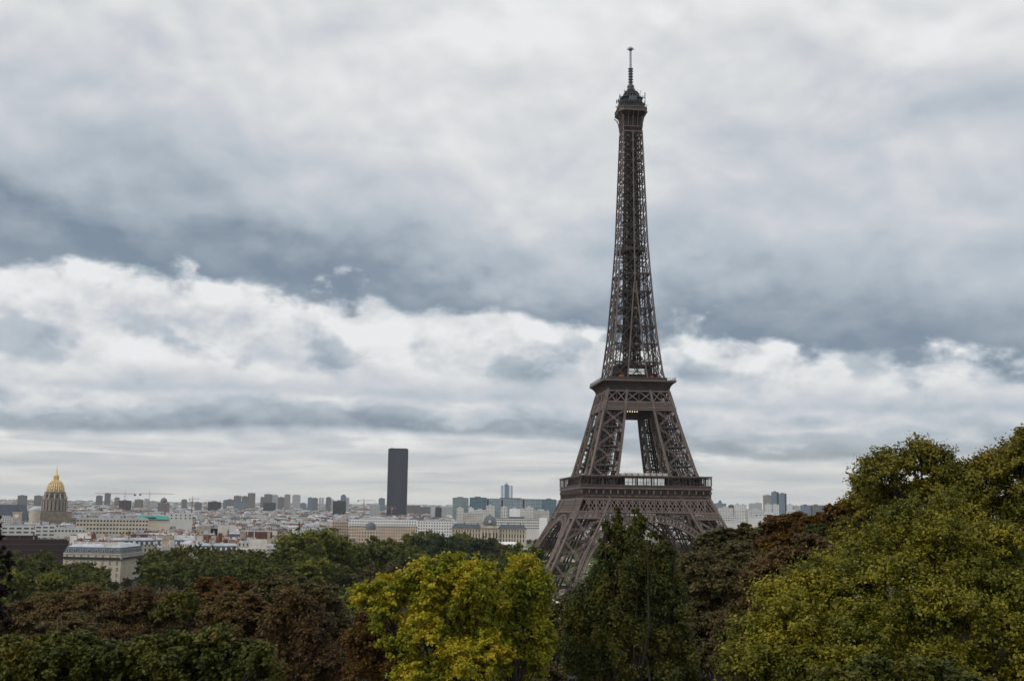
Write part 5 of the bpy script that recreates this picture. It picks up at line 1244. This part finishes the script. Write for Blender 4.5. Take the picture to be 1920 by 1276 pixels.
def limbs(root, base_r, top, targets, seed, m=BARK, spread=.35, twigs=None, name='trunk'):
    """trunk from the ground to `top`, then bending limbs to every target; all relative to the root"""
    r = np.random.default_rng(seed); mb = MB(); top = np.array(top, float)
    mb.tube([(0, 0, -1), (0, 0, 0.2), top*.5+np.array([.15, .1, 0]), top], [base_r*1.4, base_r, base_r*.8, base_r*.62], 8, cap=False)
    for i, t in enumerate(targets):
        t = np.array(t, float); s0 = top*(1-r.uniform(0, .25)); mid = s0*.5+t*.5+np.array([0, 0, -.10*np.linalg.norm(t-s0)])+r.normal(size=3)*.05*np.linalg.norm(t-s0)
        q1 = s0*.25+mid*.75; q2 = mid*.4+t*.6+r.normal(size=3)*.04*np.linalg.norm(t-s0); w = base_r*.42
        mb.tube([s0, (s0+mid)/2+r.normal(size=3)*.03*np.linalg.norm(t-s0), mid, q2, t], [w, w*.8, w*.62, w*.4, w*.12], 6, cap=False)
        if twigs is not None and len(twigs):
            near = twigs[np.argsort(np.linalg.norm(twigs-t, axis=1))[:7]]
            for e in near:
                h = t*.7+mid*.3; mb.tube([h, (h+e)/2+np.array([0, 0, -.08*np.linalg.norm(e-h)]), e], [w*.28, w*.2, w*.06], 4, cap=False)
    o = mb.build(name, m, root); return o

def near_tree(name, label, cat, pl, d, leafm, n, per, cr, size, seed, bark=BARK, base=None, trunk_r=.35, group=None, depth=1.0, grow=1.1, dens=1.9, **kw):
    """tree whose lobes are given as (u, v, radius px, metres nearer or farther); real size follows from the depth d"""
    sc_ = d/F; lob = []
    for q in pl:
        u, v, rp = q[:3]; rp *= grow; dz = q[3] if len(q) > 3 else 0; ry = q[4] if len(q) > 4 else 1.0
        c = at(u, v, d+dz); R = rp*sc_*(d+dz)/d; lob.append((c, (R, R*depth, R*ry)))
    cx = np.mean([l[0][0] for l in lob]); cy = np.mean([l[0][1] for l in lob])
    if base: b_ = at(base, 968, d); cx, cy = b_[0], b_[1]
    gz = ground_z(cx, cy); root = empty(name, (cx, cy, gz)); tag(root, label, cat, group)
    o, P = leaf_cloud('crown', lob, int(n*dens), per, cr, size*(.68 if d < 60 else .74), seed, root, leafm, origin=(cx, cy, gz), **kw)
    zl = min(l[0][2] for l in lob)-gz; top = (0, 0, max(2.0, zl*.8))
    limbs(root, trunk_r, top, [np.array(l[0])-np.array([cx, cy, gz]) for l in lob], seed, bark, twigs=P)
    return root

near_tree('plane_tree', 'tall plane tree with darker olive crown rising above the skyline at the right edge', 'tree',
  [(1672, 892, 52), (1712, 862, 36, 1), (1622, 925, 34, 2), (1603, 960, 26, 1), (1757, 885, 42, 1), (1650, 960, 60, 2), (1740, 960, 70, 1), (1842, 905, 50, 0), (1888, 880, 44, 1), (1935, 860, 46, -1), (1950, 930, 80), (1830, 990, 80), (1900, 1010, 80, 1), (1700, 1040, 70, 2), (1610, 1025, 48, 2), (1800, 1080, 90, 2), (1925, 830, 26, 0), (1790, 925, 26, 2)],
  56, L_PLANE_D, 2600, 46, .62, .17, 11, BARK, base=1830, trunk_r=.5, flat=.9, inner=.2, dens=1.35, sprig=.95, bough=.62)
near_tree('plane_tree', 'bright yellow green plane tree filling the lower right corner', 'tree',
  [(1700, 1000, 58, 3), (1780, 960, 40, 3), (1640, 1050, 55, 2), (1560, 1085, 60, 2), (1500, 1120, 48, 1), (1445, 1155, 52, 0), (1405, 1200, 42, 0), (1480, 1200, 70, -1), (1570, 1170, 80, 0), (1680, 1120, 80, 0), (1790, 1060, 90, 1), (1890, 1080, 90, 1), (1870, 1170, 90, -1), (1760, 1180, 80, -2), (1640, 1220, 80, -2), (1400, 1255, 55, -1), (1520, 1270, 70, -2), (1450, 1300, 90, -2), (1940, 1230, 90, -2), (1600, 1310, 90, -3), (1760, 1290, 80, -3), (1860, 1300, 80, -2), (1950, 1310, 90, -2)],
  44, L_PLANE, 3000, 44, .50, .145, 12, BARK, base=1720, trunk_r=.45, flat=.85, inner=.2, dens=1.45, sprig=1.3, bough=.55)
near_tree('linden_tree', 'young dark green linden whose top just enters the bottom right of the view', 'tree',
  [(1560, 1300, 45), (1640, 1290, 50), (1720, 1275, 42), (1800, 1305, 55), (1610, 1330, 60)], 27, L_LINDEN, 420, 34, .30, .13, 13, BARK, flat=.9, ragged=.2, trunk_r=.15)
near_tree('linden_tree', 'large leaved green linden filling the lower left corner', 'tree',
  [(20, 1265, 60), (95, 1240, 45), (150, 1225, 34, 1), (200, 1265, 50), (255, 1262, 52), (310, 1225, 34, 1), (345, 1235, 40), (400, 1215, 34), (400, 1265, 55), (455, 1250, 42), (488, 1240, 30, -1), (470, 1295, 60), (120, 1300, 80), (300, 1310, 80)],
  36, L_LINDEN, 1500, 42, .44, .165, 14, BARK, base=250, trunk_r=.3, flat=.85, ragged=.2)
near_tree('maple_tree', 'bright yellow maple with dark crooked limbs below the dark skyscraper', 'tree',
  [(688, 1122, 24), (718, 1118, 32), (760, 1110, 36, 1), (728, 1150, 34), (800, 1088, 38), (845, 1085, 38, 1), (885, 1090, 36), (860, 1125, 48), (812, 1140, 42), (905, 1135, 38, 2), (915, 1075, 22, 2), (905, 1180, 30, 1), (800, 1185, 40, -1), (855, 1260, 50, -2), (780, 1285, 44, -2), (905, 1240, 50, -1), (870, 1195, 40, 1), (745, 1215, 26, -1)],
  92, L_YELLOW, 1300, 40, .85, .27, 15, BARK, base=890, trunk_r=.42, flat=.8, inner=.22, depth=1.0, grow=1.12, dens=1.9, sprig=1.6, bough=.62)
near_tree('maple_tree', 'yellow maple with upright forked crown touching the dark pointed tree', 'tree',
  [(985, 1078, 28), (1000, 1100, 32), (965, 1105, 26), (1010, 1135, 24), (940, 1150, 26), (975, 1150, 36), (1000, 1175, 30), (955, 1200, 40), (1010, 1215, 34), (980, 1250, 46)],
  96, L_YELLOW, 760, 38, .85, .27, 16, BARK, base=965, trunk_r=.35, flat=1.0, inner=.22, depth=1.0, grow=1.05, dens=1.9, sprig=1.6, bough=.6, up=.4)
near_tree('hornbeam_tree', 'tall dark green tree with pointed ragged top standing before the iron tower arch', 'tree',
  [(1195, 962, 9), (1196, 985, 15), (1194, 1010, 22), (1158, 958, 6), (1157, 975, 9), (1156, 997, 13), (1136, 990, 9), (1143, 1012, 14), (1180, 1035, 32), (1222, 1005, 9), (1150, 1045, 26), (1242, 1010, 7), (1245, 1030, 14), (1262, 1038, 8), (1215, 1055, 34), (1250, 1062, 20), (1180, 1085, 55), (1235, 1100, 42), (1130, 1080, 22), (1118, 1110, 24), (1110, 1135, 36), (1160, 1140, 62), (1230, 1160, 58), (1085, 1165, 30), (1120, 1190, 55), (1190, 1210, 75), (1255, 1220, 50), (1080, 1220, 42), (1130, 1260, 70), (1230, 1280, 70)],
  102, L_DARK, 2300, 34, .80, .26, 17, BARK, base=1185, trunk_r=.45, flat=1.3, inner=.35, up=.3, depth=.9, grow=1.13, dens=2.6, bough=.85)
near_tree('chestnut_tree', 'drooping grey olive chestnut right of the dark pointed tree', 'tree',
  [(1300, 1072, 34), (1345, 1062, 34, 4), (1385, 1055, 36, 3), (1330, 1090, 55), (1390, 1095, 50), (1300, 1105, 36, -1), (1350, 1150, 60), (1310, 1170, 50), (1290, 1235, 60), (1360, 1225, 60)], 132, L_OLIVE, 1500, 42, 1.05, .34, 18, BARK, base=1340, flat=.42, up=.7, ragged=.12)
near_tree('chestnut_tree', 'wide brownish chestnut crown directly right of the iron tower foot', 'tree',
  [(1325, 1024, 22), (1358, 1014, 22), (1400, 1007, 22), (1432, 1003, 20), (1400, 1038, 36), (1360, 1038, 30), (1440, 1028, 28)], 165, L_OLIVE, 800, 40, 1.2, .42, 19, BARK, base=1395, flat=.42, up=.7, ragged=.12)
near_tree('chestnut_tree', 'rusty brown chestnut below the white flats', 'tree',
  [(1455, 990, 22), (1490, 985, 24), (1525, 1000, 30), (1470, 1015, 32), (1500, 1030, 36), (1440, 1035, 26), (1425, 1055, 30)], 150, L_ORANGE, 850, 40, 1.1, .38, 20, BARK, base=1480, flat=.45, up=.7, ragged=.14)
near_tree('chestnut_tree', 'small orange brown tree against the slate slab at the plane tree edge', 'tree',
  [(1578, 952, 13), (1560, 965, 16), (1540, 978, 16), (1590, 975, 24), (1515, 980, 14), (1570, 1000, 30)], 120, L_ORANGE, 420, 38, .9, .30, 21, BARK, base=1570, flat=.45, up=.7, ragged=.14)
near_tree('green_tree', 'small green tree wedged between the rusty chestnuts', 'tree',
  [(1535, 1010, 26), (1510, 1022, 22), (1555, 1035, 26), (1490, 1050, 18)], 118, L_DARK, 380, 38, .8, .28, 22, BARK, flat=.5, up=.7)
near_tree('chestnut_tree', 'purple brown chestnut spreading in layers beside the bright plane tree', 'tree',
  [(1560, 1040, 36), (1520, 1052, 42), (1470, 1068, 42), (1585, 1080, 60), (1440, 1100, 48), (1500, 1110, 60), (1420, 1150, 50), (1400, 1200, 55), (1380, 1260, 60), (1460, 1170, 60)], 110, L_CHEST, 1500, 44, .95, .30, 23, BARK, base=1480, flat=.42, up=.7, ragged=.12)
near_tree('chestnut_tree', 'broad rusty brown chestnut at the far left under the dark green trees', 'tree',
  [(30, 1190, 50), (80, 1160, 40), (120, 1145, 36, 3), (160, 1142, 40, 2), (110, 1195, 55), (50, 1240, 60), (200, 1150, 38, 2)], 175, L_CHEST, 1300, 44, 1.3, .40, 24, BARK, base=110, flat=.45, up=.7)
near_tree('chestnut_tree', 'brown chestnut with bare twigs in the middle of the left brown row', 'tree',
  [(240, 1145, 38), (280, 1148, 38), (320, 1155, 36), (230, 1195, 55), (290, 1200, 55), (340, 1195, 45), (260, 1245, 60)], 168, L_CHEST, 1250, 40, 1.3, .36, 25, BARK, base=270, flat=.6, up=.6, ragged=.2)
near_tree('chestnut_tree', 'small grey olive chestnut in front of the broad rusty one', 'tree',
  [(135, 1185, 34), (105, 1200, 36), (160, 1205, 36), (120, 1240, 50)], 150, L_OLIVE, 520, 40, 1.1, .34, 26, BARK, flat=.42, up=.7)
near_tree('green_tree', 'round dark green tree standing higher than the left brown chestnuts', 'tree',
  [(55, 1142, 20), (85, 1138, 22), (70, 1160, 30), (35, 1165, 26), (100, 1165, 24)], 215, L_DARK, 520, 36, 1.2, .42, 51, BARK, base=70, flat=.7, up=.6)
near_tree('green_tree', 'olive green tree between the brown middle chestnut and the golden orange dome', 'tree',
  [(325, 1135, 20), (348, 1128, 20), (338, 1150, 28), (310, 1155, 22), (362, 1152, 20)], 160, L_LINDEN, 480, 36, 1.1, .36, 52, BARK, base=338, flat=.7, up=.6)
near_tree('chestnut_tree', 'golden orange chestnut dome left of the large brown dome', 'tree',
  [(385, 1108, 22), (420, 1108, 26), (455, 1110, 24), (380, 1130, 36), (430, 1140, 36), (360, 1160, 34), (455, 1140, 28), (400, 1180, 44)], 185, L_ORANGE, 1000, 42, 1.3, .42, 27, BARK, base=410, flat=.42, up=.75, ragged=.1)
near_tree('chestnut_tree', 'large domed dark brown chestnut left of the yellow maple', 'tree',
  [(490, 1115, 28), (525, 1105, 26), (565, 1105, 26), (600, 1120, 30), (545, 1140, 52), (610, 1155, 40), (500, 1150, 40), (625, 1200, 42), (570, 1200, 60), (590, 1270, 60), (640, 1240, 34)], 140, L_OLIVE, 1500, 42, 1.05, .34, 28, BARK, base=560, flat=.45, up=.7, ragged=.12)
near_tree('chestnut_tree', 'reddish brown chestnut with thinning leaves in front of the dark brown dome', 'tree',
  [(545, 1130, 24), (575, 1150, 28), (530, 1170, 36), (580, 1190, 42), (555, 1225, 50), (600, 1250, 46), (560, 1290, 50)], 112, L_CHEST, 900, 36, .95, .27, 29, BARK, base=565, flat=.8, up=.4, ragged=.24)
near_tree('chestnut_tree', 'rounded greyish brown chestnut below the golden orange dome', 'tree',
  [(430, 1145, 28), (465, 1140, 26), (400, 1165, 32), (440, 1180, 48), (490, 1170, 34), (410, 1215, 50), (480, 1220, 52)], 118, L_CHEST, 1000, 42, 1.0, .30, 30, BARK, base=445, flat=.5, up=.7, ragged=.12)
near_tree('small_tree', 'orange brown small tree under the left arm of the yellow maple', 'tree',
  [(690, 1170, 26), (720, 1180, 28), (680, 1210, 36), (720, 1225, 40), (690, 1260, 46), (740, 1275, 44), (765, 1230, 26)], 100, L_ORANGE, 800, 34, .8, .24, 31, BARK, base=710, flat=.8, up=.4, ragged=.25)
near_tree('small_tree', 'brownish shrubby tree between the yellow maple and the dark pointed tree', 'tree',
  [(1060, 1140, 20), (1040, 1160, 24), (1075, 1175, 20), (1055, 1200, 30), (1035, 1290, 40)], 125, L_OLIVE, 420, 34, .9, .28, 32, BARK, flat=.8, ragged=.2)
near_tree('dark_tree', 'dark reddish branch tip of a tree at the left edge in front of the city', 'tree',
  [(-14, 985, 16), (-8, 1010, 14), (-12, 1050, 18), (0, 1075, 12), (-8, 1110, 18), (-14, 1150, 22), (-40, 1080, 60), (-45, 1180, 60)], 60, leaf_mat('dark_red_leaves', [(.012, .008, .008), (.03, .014, .014)]), 420, 30, .35, .13, 33, BARK, base=-60, flat=.8, ragged=.25)

# --- mid-distance park and quay trees: one tree of each kind, then copies -------
def park_tree(seed, leafm, h, rad, kind, bark=BARK):
    r = np.random.default_rng(seed); root = empty(kind+'_tree'); lob = []
    zc = h*.56; n = 10
    for i in range(n):
        a = i*2.4+r.uniform(0, .5); q = rad*(.58 if i else 0)*r.uniform(.7, 1.1); lob.append(((q*math.cos(a), q*math.sin(a), zc+r.uniform(-.16, .17)*h+(.12*h if i == 0 else 0)), (rad*r.uniform(.42, .58), rad*r.uniform(.42, .58), h*r.uniform(.24, .34))))
    lob.append(((0, 0, h*.36), (rad*.85, rad*.85, h*.26)))
    if kind == 'poplar': lob = [((r.uniform(-.2, .2)*rad, r.uniform(-.2, .2)*rad, h*(.22+.085*i)), (rad*(.75-.07*i), rad*(.75-.07*i), h*.12)) for i in range(9)]
    o, P = leaf_cloud('crown', lob, 420, 26, rad*.27, rad*.075, seed, root, leafm, flat=.7, up=.6)
    zs = np.array([v.co.z for v in o.data.vertices]); root['top'] = float(np.quantile(zs, .997))
    limbs(root, rad*.06, (0, 0, h*.32), [l[0] for l in lob[:6]], seed, bark, name='trunk')
    return root
PT = [park_tree(41, L_GREEN, 17, 7.2, 'park'), park_tree(42, L_GREEN, 19, 8.0, 'park'), park_tree(43, L_LIGHT, 18, 7.5, 'park'), park_tree(44, L_BLUEG, 16, 6.8, 'park'), park_tree(45, L_OLIVE, 15, 7.0, 'park'), park_tree(46, L_LIGHT, 14, 4.0, 'poplar')]
PTL = ['dark green park tree', 'tall dense green park tree', 'light yellow green park tree', 'blue green park tree', 'olive brown park tree', 'slim light green tree']
used = set()
LMT = [(40, 'left edge'), (150, 'corner mansard building'), (232, 'corner mansard building'), (330, 'white apartment cube'), (410, 'glazed stair gables'), (486, 'brick party walls'), (590, 'second tower cluster'), (655, 'long peach facade'), (744, 'lone dark skyscraper'), (818, 'white gridded block'), (880, 'stone palace'), (919, 'stone palace'), (975, 'stone palace'), (1020, 'left tower leg'), (1080, 'tower arch'), (1200, 'tower arch'), (1330, 'right tower leg')]
TREES = []
def put_tree(k, u, d, sc_=1.0, v=None, force=False):
    p = at(u, 968, d); g = ground_z(p[0], p[1]); h = PT[k]['top']
    if v is not None: sc_ = max(.35, (z_at(u, v, d)-g)/h)
    top = pix((p[0], p[1], g+h*sc_))[1]; hw = 7*sc_*F/d
    if not force:
        if abs(p[0]) < 68 and abs(p[1]) < 75: return      # the tower's own feet
        if abs(p[0]) < 40 and 60 < p[1] < 930: return     # open lawn
        if d < 655:                                        # keep the corner building in view as in the photograph
            a_, b_ = u-hw*.75, u+hw*.75
            if a_ < 238 and b_ > 207 and top < (1116 if d < 580 else 1076): return
            if a_ < 207 and b_ > 125 and top < 1052: return
            if a_ < 262 and b_ > 238 and top < 1040: return
        if d < 760 and -40 < u < 130 and top < 1030: return
        if d < 620 and 1000 < u < 1075 and top < 1052: return
        if d < 620 and 1075-hw < u < 1400 and top < 1092: return
        if d < 1500 and 935 < u < 960 and top < 1012: return
    if -190 > p[1] > -318: return
    TREES.append((d, u, top, hw, k, p, g, sc_))
def plant_trees(cover):
    """nearest first; a tree wholly behind nearer crowns is left out"""
    TREES.sort(key=lambda t: t[0])
    for d, u, top, hw, k, p, g, sc_ in TREES:
        cols = [int(u+hw*q) for q in (-.8, -.5, -.2, 0, .2, .5, .8)]; offs = [.4, .12, .03, 0, .03, .12, .4]; hp = 2*hw
        vis = sum(1 for c, o in zip(cols, offs) if -20 <= c < 1940 and top+o*hp < cover[max(0, min(1919, c))]-2)
        if vis == 0: continue
        for c in range(int(u-hw*.8), int(u+hw*.8)+1):
            if 0 <= c < 1920: cover[c] = min(cover[c], top+((c-u)/hw)**2*hp*.6+5)
        r = dup(PT[k], (p[0], p[1], g-.3), rng.uniform(0, 6.28), (sc_*rng.uniform(.9, 1.12),)*2+(sc_,))
        near = min(LMT, key=lambda q: abs(q[0]-u)); side = 'left of' if u < near[0]-6 else 'right of' if u > near[0]+6 else 'below'
        row = 'near row' if d < 420 else 'middle row' if d < 680 else 'far row' if d < 1000 else 'farthest row'
        tag(r, PTL[k]+' '+side+' the '+near[1]+', '+row, 'tree', 'park trees in the '+row); r['u'] = u
# trees that stand out in the photograph
for k, u, d, v in [(2, 590, 560, 990), (2, 560, 575, 1000), (2, 625, 580, 998), (1, 590, 540, 1012), (4, 712, 620, 1010), (0, 716, 600, 1005), (0, 770, 560, 1020), (3, 790, 900, 1008), (3, 845, 700, 1002), (1, 815, 960, 995), (1, 800, 980, 992), (2, 780, 900, 998), (4, 870, 1050, 997), (2, 868, 900, 1000),
                   (3, 900, 760, 1006), (0, 925, 1000, 1008), (0, 1005, 560, 1015), (0, 980, 575, 1018), (0, 1045, 500, 1026), (1, 955, 540, 1030), (0, 1030, 430, 1040), (0, 1000, 420, 1045), (0, 1060, 440, 1046), (3, 1040, 405, 1065), (3, 880, 480, 1032), (3, 845, 470, 1036), (0, 905, 470, 1040),
                   (0, 20, 560, 1032), (1, 55, 560, 1028), (1, 90, 560, 1030), (0, 118, 570, 1034), (1, 70, 480, 1048), (0, 35, 470, 1046), (0, 5, 500, 1040), (0, 150, 480, 1054), (1, 170, 475, 1054), (0, 135, 460, 1056), (0, 165, 440, 1072), (0, 262, 470, 1062), (0, 222, 590, 1088), (4, 245, 600, 1080), (5, 38, 330, 1092), (5, 25, 300, 1100), (5, 100, 320, 1100), (5, 170, 320, 1093), (5, 182, 310, 1108), (5, 130, 300, 1106),
                   (1, 295, 620, 1025), (1, 335, 640, 1022), (1, 370, 640, 1018), (0, 275, 600, 1035), (1, 400, 640, 1022), (0, 310, 560, 1034), (2, 300, 380, 1060), (2, 330, 375, 1056), (3, 270, 370, 1064), (2, 350, 370, 1062), (2, 380, 400, 1058), (3, 255, 380, 1070), (1, 440, 600, 1024), (0, 470, 590, 1030), (0, 500, 580, 1032), (0, 530, 560, 1036), (1, 425, 540, 1034), (0, 400, 500, 1044), (0, 450, 480, 1046), (0, 490, 480, 1046), (2, 360, 340, 1070), (5, 488, 300, 1076), (2, 410, 330, 1066), (2, 440, 345, 1060),
                   (4, 560, 350, 1050), (4, 590, 350, 1046), (4, 620, 355, 1044), (4, 650, 350, 1040), (0, 680, 350, 1038), (4, 705, 350, 1040), (0, 735, 352, 1044), (0, 760, 350, 1052), (0, 575, 400, 1045), (0, 640, 400, 1036), (0, 690, 405, 1036), (0, 545, 420, 1040), (0, 785, 380, 1052), (0, 815, 370, 1058), (3, 850, 360, 1062), (0, 780, 330, 1070), (0, 740, 325, 1072)]:
    put_tree(k, u, d, v=v)
# filling rows on both banks and along the lawn
for d, k_ in ((215, 0), (260, 0), (300, 0), (345, 0), (430, 1), (520, 2), (610, 3), (700, 4), (800, 5), (900, 6)):
    u = -30+rng.uniform(0, 30)
    while u < (1960 if d in (215, 300) else 1400):
        lo, hi = {215: (1150, 1190), 260: (1125, 1160), 300: (1100, 1130), 345: (1075, 1100), 430: (1058, 1080), 520: (1040, 1060), 610: (1030, 1045), 700: (1024, 1034), 800: (1019, 1028), 900: (1012, 1020)}[d]
        kk = rng.choice([0, 2, 1, 1, 3, 0, 2, 4]); vv = rng.uniform(lo, hi)
        if d < 660 or u > 540: put_tree(kk, u+rng.uniform(-4, 4), d*rng.uniform(.96, 1.04), v=vv)
        u += (9 if d < 500 and u < 700 else 11.5)*F/d*rng.uniform(.8, 1.3)
for sx in (-1, 1):                    # avenues of the park, and the trees round the tower's own feet
    for y in range(95, 930, 17):
        for x in (62, 78, 100):
            q = pix((sx*x, y, 10)); 
            if rng.random() < (.9 if y < 500 else .5): put_tree(rng.choice([0, 2, 2, 4, 0]), q[0], q[2], sc_=rng.uniform(.5, .7) if x == 62 else rng.uniform(.65, .8))
for x, y, k in [(-75, 30, 0), (-82, 52, 1), (-90, 5, 0), (-85, -20, 3), (-95, -45, 0), (-72, 78, 1), (-55, 80, 0), (-30, 84, 0), (60, 82, 1), (75, 60, 0), (86, 30, 1), (84, 0, 0), (88, -30, 0), (45, 90, 2), (-104, 20, 1), (-110, -15, 0)]:
    q = pix((x, y, 10)); put_tree(k, q[0], q[2], sc_=.8, force=True)
cover = [1276.0]*1920                 # what the foreground trees hide, by photo column
for a, b, v in ((0, 340, 1180), (340, 520, 1150), (520, 650, 1130), (660, 730, 1276), (1280, 1400, 1130), (1400, 1560, 1276)):
    for c in range(a, b): cover[c] = v
plant_trees(cover)
for pr in PT:
    for ch in list(pr.children): bpy.data.objects.remove(ch)
    bpy.data.objects.remove(pr)
# clipped hedge-like rows across the park and far clumps of green in the city
def hedge(x0, x1, y, h, lab):
    root = empty('clipped_hedge', ((x0+x1)/2, y, ground_z(0, y))); tag(root, lab, 'hedge'); L = (x1-x0)/2
    n = int(L*2/5); lob = [((-L+(i+.5)*2*L/n, 0, h*.55), (3.4, 3.0, h*.5)) for i in range(n)]
    leaf_cloud('foliage', lob, n*22, 20, 1.5, .8, int(y), root, L_LIGHT, flat=.5, up=.9)
hedge(-150, -50, 380, 10, 'clipped tree hedge, nearest of the parallel ones left of the lawn'); hedge(-140, -55, 500, 10, 'clipped tree hedge, middle one of those left of the lawn'); hedge(-120, -50, 640, 10, 'clipped tree hedge nearest the stone palace')
def far_green():
    r = np.random.default_rng(8); lob = []
    for i in range(150):
        d = r.uniform(1500, 5500); u = r.uniform(-30, 1560); p = at(u, 968, d)
        if 640 < u < 1050 and d < 2100: continue
        s_ = r.uniform(5, 9); lob.append(((p[0], p[1], ground_z(p[0], p[1])+r.uniform(10, 16)), (s_*r.uniform(1, 2), s_, s_*.6)))
    root = leaf_cloud('distant_foliage', lob, 2600, 14, 3.5, 1.5, 4, None, L_GREEN)[0]; tag(root, 'scattered dark green treetops between distant roofs', 'treetops', kind='stuff')
far_green()
# white market tents by the quay seen through the yellow crowns
for u, v, d, lab in ((1028, 1127, 335, 'small white tent roof right of the yellow maple'), (882, 1126, 330, 'small white tent roof glimpsed through the yellow maple')):
    p = at(u, 968, d); g = ground_z(p[0], p[1]); rt = empty('white_tent', (p[0], p[1], g), .2); tag(rt, lab, 'tent')
    H = z_at(u, v, d)-g+1.5
    mb = MB(); mb.box(-3, 3, -2.5, 2.5, 0, H-1.6); mb.build('wall', WHITEP, rt)
    mb = MB(); mb.hexa([(-3.3, -2.8, H-1.59), (3.3, -2.8, H-1.59), (3.3, 2.8, H-1.59), (-3.3, 2.8, H-1.59), (-.3, -.3, H), (.3, -.3, H), (.3, .3, H), (-.3, .3, H)]); mb.build('roof', WHITEP, rt)

# ------------------------------------------------------------------ haze
def build_haze():
    mb = MB(); mb.box(-9000, 9000, -1200, 12500, -12, 345)
    m = bpy.data.materials.new('haze_air'); m.use_nodes = True; nt = m.node_tree; nt.nodes.clear()
    v = nt.nodes.new('ShaderNodeVolumePrincipled'); v.inputs['Color'].default_value = (.95, .98, 1, 1); v.inputs['Density'].default_value = 2.4e-5; v.inputs['Anisotropy'].default_value = .0
    o = nt.nodes.new('ShaderNodeOutputMaterial'); nt.links.new(v.outputs[0], o.inputs['Volume'])
    tag(mb.build('haze', m), kind='stuff')
build_haze()

ORD = ['leftmost', 'second', 'third', 'fourth', 'fifth', 'sixth', 'seventh', 'eighth', 'ninth', 'tenth', 'eleventh', 'twelfth', 'thirteenth', 'fourteenth', 'fifteenth', 'sixteenth', 'seventeenth', 'eighteenth', 'nineteenth', 'twentieth', 'twenty-first', 'twenty-second', 'twenty-third', 'twenty-fourth', 'twenty-fifth', 'twenty-sixth', 'twenty-seventh', 'twenty-eighth', 'twenty-ninth', 'thirtieth']
def settle_labels():
    sets = {}
    for o in scene.collection.objects:
        if o.parent is None and 'u' in o: sets.setdefault(o['label'], []).append(o)
    for lab, os_ in sets.items():
        if len(os_) > 1:
            os_.sort(key=lambda o: o['u'])
            for i, o in enumerate(os_): o['label'] = (ORD[i]+(' ' if i == 0 else ' from left: ')+lab) if i < len(ORD) else lab
        for o in os_: del o['u']
settle_labels()
